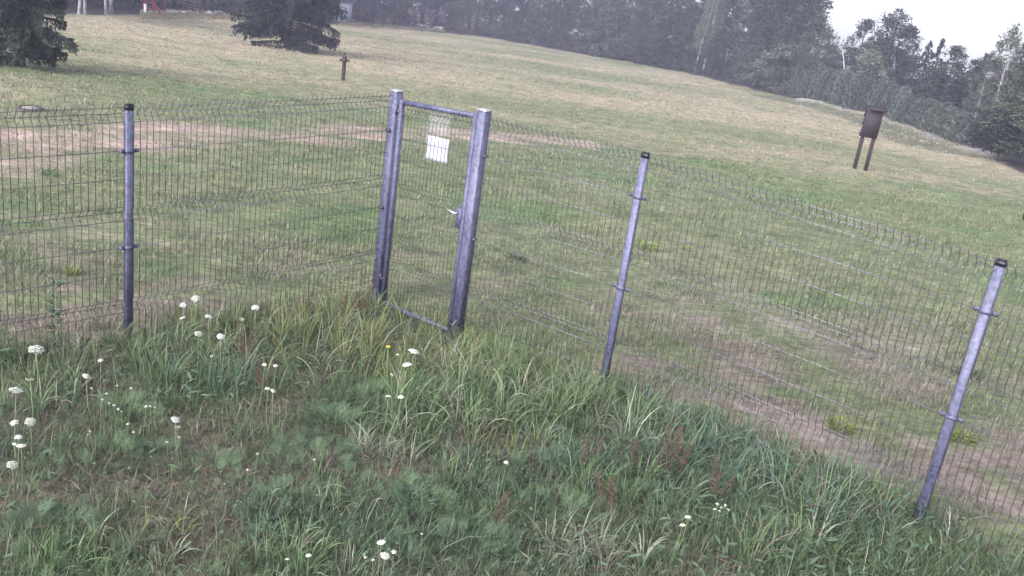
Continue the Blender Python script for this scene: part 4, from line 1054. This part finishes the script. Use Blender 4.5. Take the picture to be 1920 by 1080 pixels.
UM = {'open': umbel_meshes(1, .046, .014, M_FLOWER, 64, .0072), 'flat': umbel_meshes(2, .040, .006, M_FLOWER, 80, .009), 'dome': umbel_meshes(3, .030, .016, M_FLOWER, 60, .0085),
      'nest': umbel_meshes(4, .026, -.012, M_CREAM, 50, .008), 'tiny': umbel_meshes(5, .013, .006, M_FLOWER, 16, .006, .25), 'yellow': umbel_meshes(6, .016, .004, M_YELLOW, 20, .007)}
FL = [
 ('open', 68, 656, 1.05, 'largest open wild carrot flower, by the left panel near the left edge'),
 ('open', 30, 732, .8, 'open wild carrot flower at the left edge, below the largest one'),
 ('nest', 57, 711, .9, 'greenish closing wild carrot head between the two open ones at left'),
 ('dome', 162, 706, .75, 'small white flower head below the left panel, left of the slim post foot'),
 ('dome', 189, 676, .5, 'tiny white flower just left of the slim post foot'),
 ('dome', 367, 560, .95, 'topmost white flower right of the left slim post'),
 ('dome', 344, 572, .75, 'white flower beside the topmost one right of the left slim post'),
 ('dome', 343, 597, .65, 'white flower under the pair nearest the left slim post'),
 ('dome', 391, 594, .75, 'white flower to the lower right of the topmost one by the left panel'),
 ('open', 372, 626, .62, 'round spidery white flower under the group by the left panel'),
 ('dome', 414, 631, .8, 'tilted white flower at the lower right of the group by the left panel'),
 ('dome', 479, 577, .9, 'white flower farthest right in front of the left panel'),
 ('nest', 453, 598, .7, 'tan fading flower head beside the red-brown sorrel in front of the left panel'),
 ('tiny', 397, 668, .9, 'tiny white flower under the tilted one by the left panel'),
 ('flat', 776, 659, .9, 'flat bright white umbel below the gate latch post, the upper of two'),
 ('flat', 763, 684, .75, 'flat bright white umbel just below the other one under the gate'),
 ('yellow', 728, 650, .9, 'small yellow flower left of the two flat white umbels'),
 ('dome', 728, 744, .6, 'left small white flower by the bright yellow-green tuft'),
 ('dome', 752, 745, .65, 'right small white flower by the bright yellow-green tuft'),
 ('tiny', 735, 703, 1.1, 'small cream flower above the bright yellow-green tuft'),
 ('tiny', 746, 665, 1.0, 'small cream flower above left of the flat umbels'),
 ('dome', 496, 684, .5, 'white flower on the dry red stalks, upper left of four'),
 ('dome', 517, 686, .5, 'dull white flower on the dry red stalks, upper right of four'),
 ('dome', 502, 729, .5, 'white flower on the dry stalks, lower left of four'),
 ('dome', 512, 733, .5, 'white flower on the dry stalks, lower right of four'),
 ('flat', 329, 787, .6, 'white flower in the left tangle, above a duller one'),
 ('nest', 333, 800, .6, 'dull cream flower directly under a whiter one in the left tangle'),
 ('dome', 27, 793, .7, 'round white flower close to the left edge, left of a flat pair-mate'),
 ('open', 57, 791, .65, 'broad white flower close to the left edge, right of a round one'),
 ('dome', 35, 820, .6, 'white flower near the left edge, topmost of three close together'),
 ('dome', 28, 833, .4, 'smallest white flower of three close together near the left edge'),
 ('flat', 40, 836, .55, 'flat white flower, lowest of three close together near the left edge'),
 ('open', 23, 872, .62, 'lowest spidery white flower at the left edge'),
 ('dome', 949, 867, .42, 'lone small white flower right of the middle of the near tangle'),
 ('dome', 1290, 970, .55, 'upper white flower of a pair low at the right of the tangle'),
 ('dome', 1280, 985, .5, 'lower white flower of a pair low at the right of the tangle'),
 ('flat', 715, 1017, .5, 'white flower at the bottom edge near the middle, uppermost of its cluster'),
 ('dome', 739, 1035, .4, 'white flower at the bottom edge near the middle, rightmost of its cluster'),
 ('flat', 722, 1042, .55, 'broad white flower at the bottom edge near the middle, lowest of its cluster'),
 ('dome', 579, 1042, .45, 'white flower over the fresh green tuft at the bottom edge'),
 ('tiny', 464, 881, .8, 'single tiny white dot of a flower left of middle in the near tangle'),
]
tilt_c = Matrix.Identity(4)
def flower(kind, px, py, s, lab, group=None, tall=None):
    H = .42 if kind != 'tiny' else .25
    lift = (.36 if py < 760 else .28) * (tall or 1)
    p = hit(px, py, lift)
    nm = {'yellow': 'yellow_flower', 'tiny': 'white_flower'}.get(kind, 'wild_carrot')
    t = thing(nm, lab, 'flower', tuple(p), 0, group)
    a_, b_ = UM[kind]; o1 = link('stem', a_, t); o2 = link('flower_head', b_, t)
    hs_ = (1.0 if kind != 'tiny' else .75) * s; o2.scale = (hs_, hs_, hs_)
    rz = random.uniform(0, 6.28); o2.rotation_euler = (random.uniform(-.1, .45), random.uniform(-.25, .25), rz)
    zs = (p[2] - float(gz(p[0], p[1])) + .02) / H; o1.scale = (hs_, hs_, zs); o1.rotation_euler.z = rz
    return t
for f_ in FL: flower(*f_)
TINY = [(172, 728), (192, 749), (205, 756), (222, 767), (214, 760), (228, 772), (220, 723), (246, 728), (282, 762), (290, 764), (169, 809), (165, 815), (240, 795), (250, 810), (274, 762), (200, 738)]
for px, py in TINY: flower('tiny', px, py, random.uniform(.6, 1.0), 'tiny white blossom in the loose spray of small flowers in the left tangle', 'spray of tiny white flowers at left')
for px, py in ((483, 851), (590, 862), (685, 1045), (539, 1049), (791, 1001), (700, 1050), (336, 820), (313, 829)): flower('tiny', px, py, random.uniform(.7, 1.1), 'tiny white blossom scattered in the low weeds of the near tangle', 'tiny scattered white flowers')
for px, py in ((1345, 945), (1352, 952), (1360, 947), (1349, 958), (1366, 956), (1340, 955)): flower('tiny', px, py, random.uniform(.6, 1.0), 'tiny white blossom in the greyish patch right of the near tangle', 'greyish patch of tiny flowers')
# a leafy branching stem by the left panel
p = hit(104, 575, .45); g = float(gz(p[0], p[1])); mw = thing('tall_weed', 'dark upright leafy weed rising against the leftmost panel', 'weed', (p[0], p[1], g))
MB().tube([(0, 0, -.02), (.01, 0, .3), (-.005, .01, .62)], [.006, .005, .002], 6).build('stem', M_STEM, mw)
n = 90; tz = RNG.uniform(.12, .64, n); V, Fq, Cc = scatter(LT, LF4, np.stack([np.zeros(n), np.zeros(n), tz], -1), eul(RNG.random(n) * 6.28, RNG.uniform(-.1, .8, n), RNG.normal(0, .4, n)), RNG.uniform(.035, .085, n), jit(CB * .8, n, .2))
link('leaves', mesh_np('leaves', V, [Fq], M_WEED, Cc), mw)

# ------------------------------------------------------------------ the air
hz = MB().box((0, 95, -3), (345, 256, 44)).mesh('haze', M_WHITE)
hm = bpy.data.materials.new('haze_air'); hm.use_nodes = True; t = hm.node_tree; t.nodes.clear()
o = t.nodes.new('ShaderNodeOutputMaterial'); v = t.nodes.new('ShaderNodeVolumePrincipled')
v.inputs['Color'].default_value = (.70, .70, .95, 1); v.inputs['Density'].default_value = .0017; v.inputs['Anisotropy'].default_value = .2
t.links.new(v.outputs[0], o.inputs['Volume'])
hz.materials.clear(); hz.materials.append(hm)
tag(link('haze', hz), 'thin bluish evening haze over the meadow and wood', 'haze', None, 'stuff')
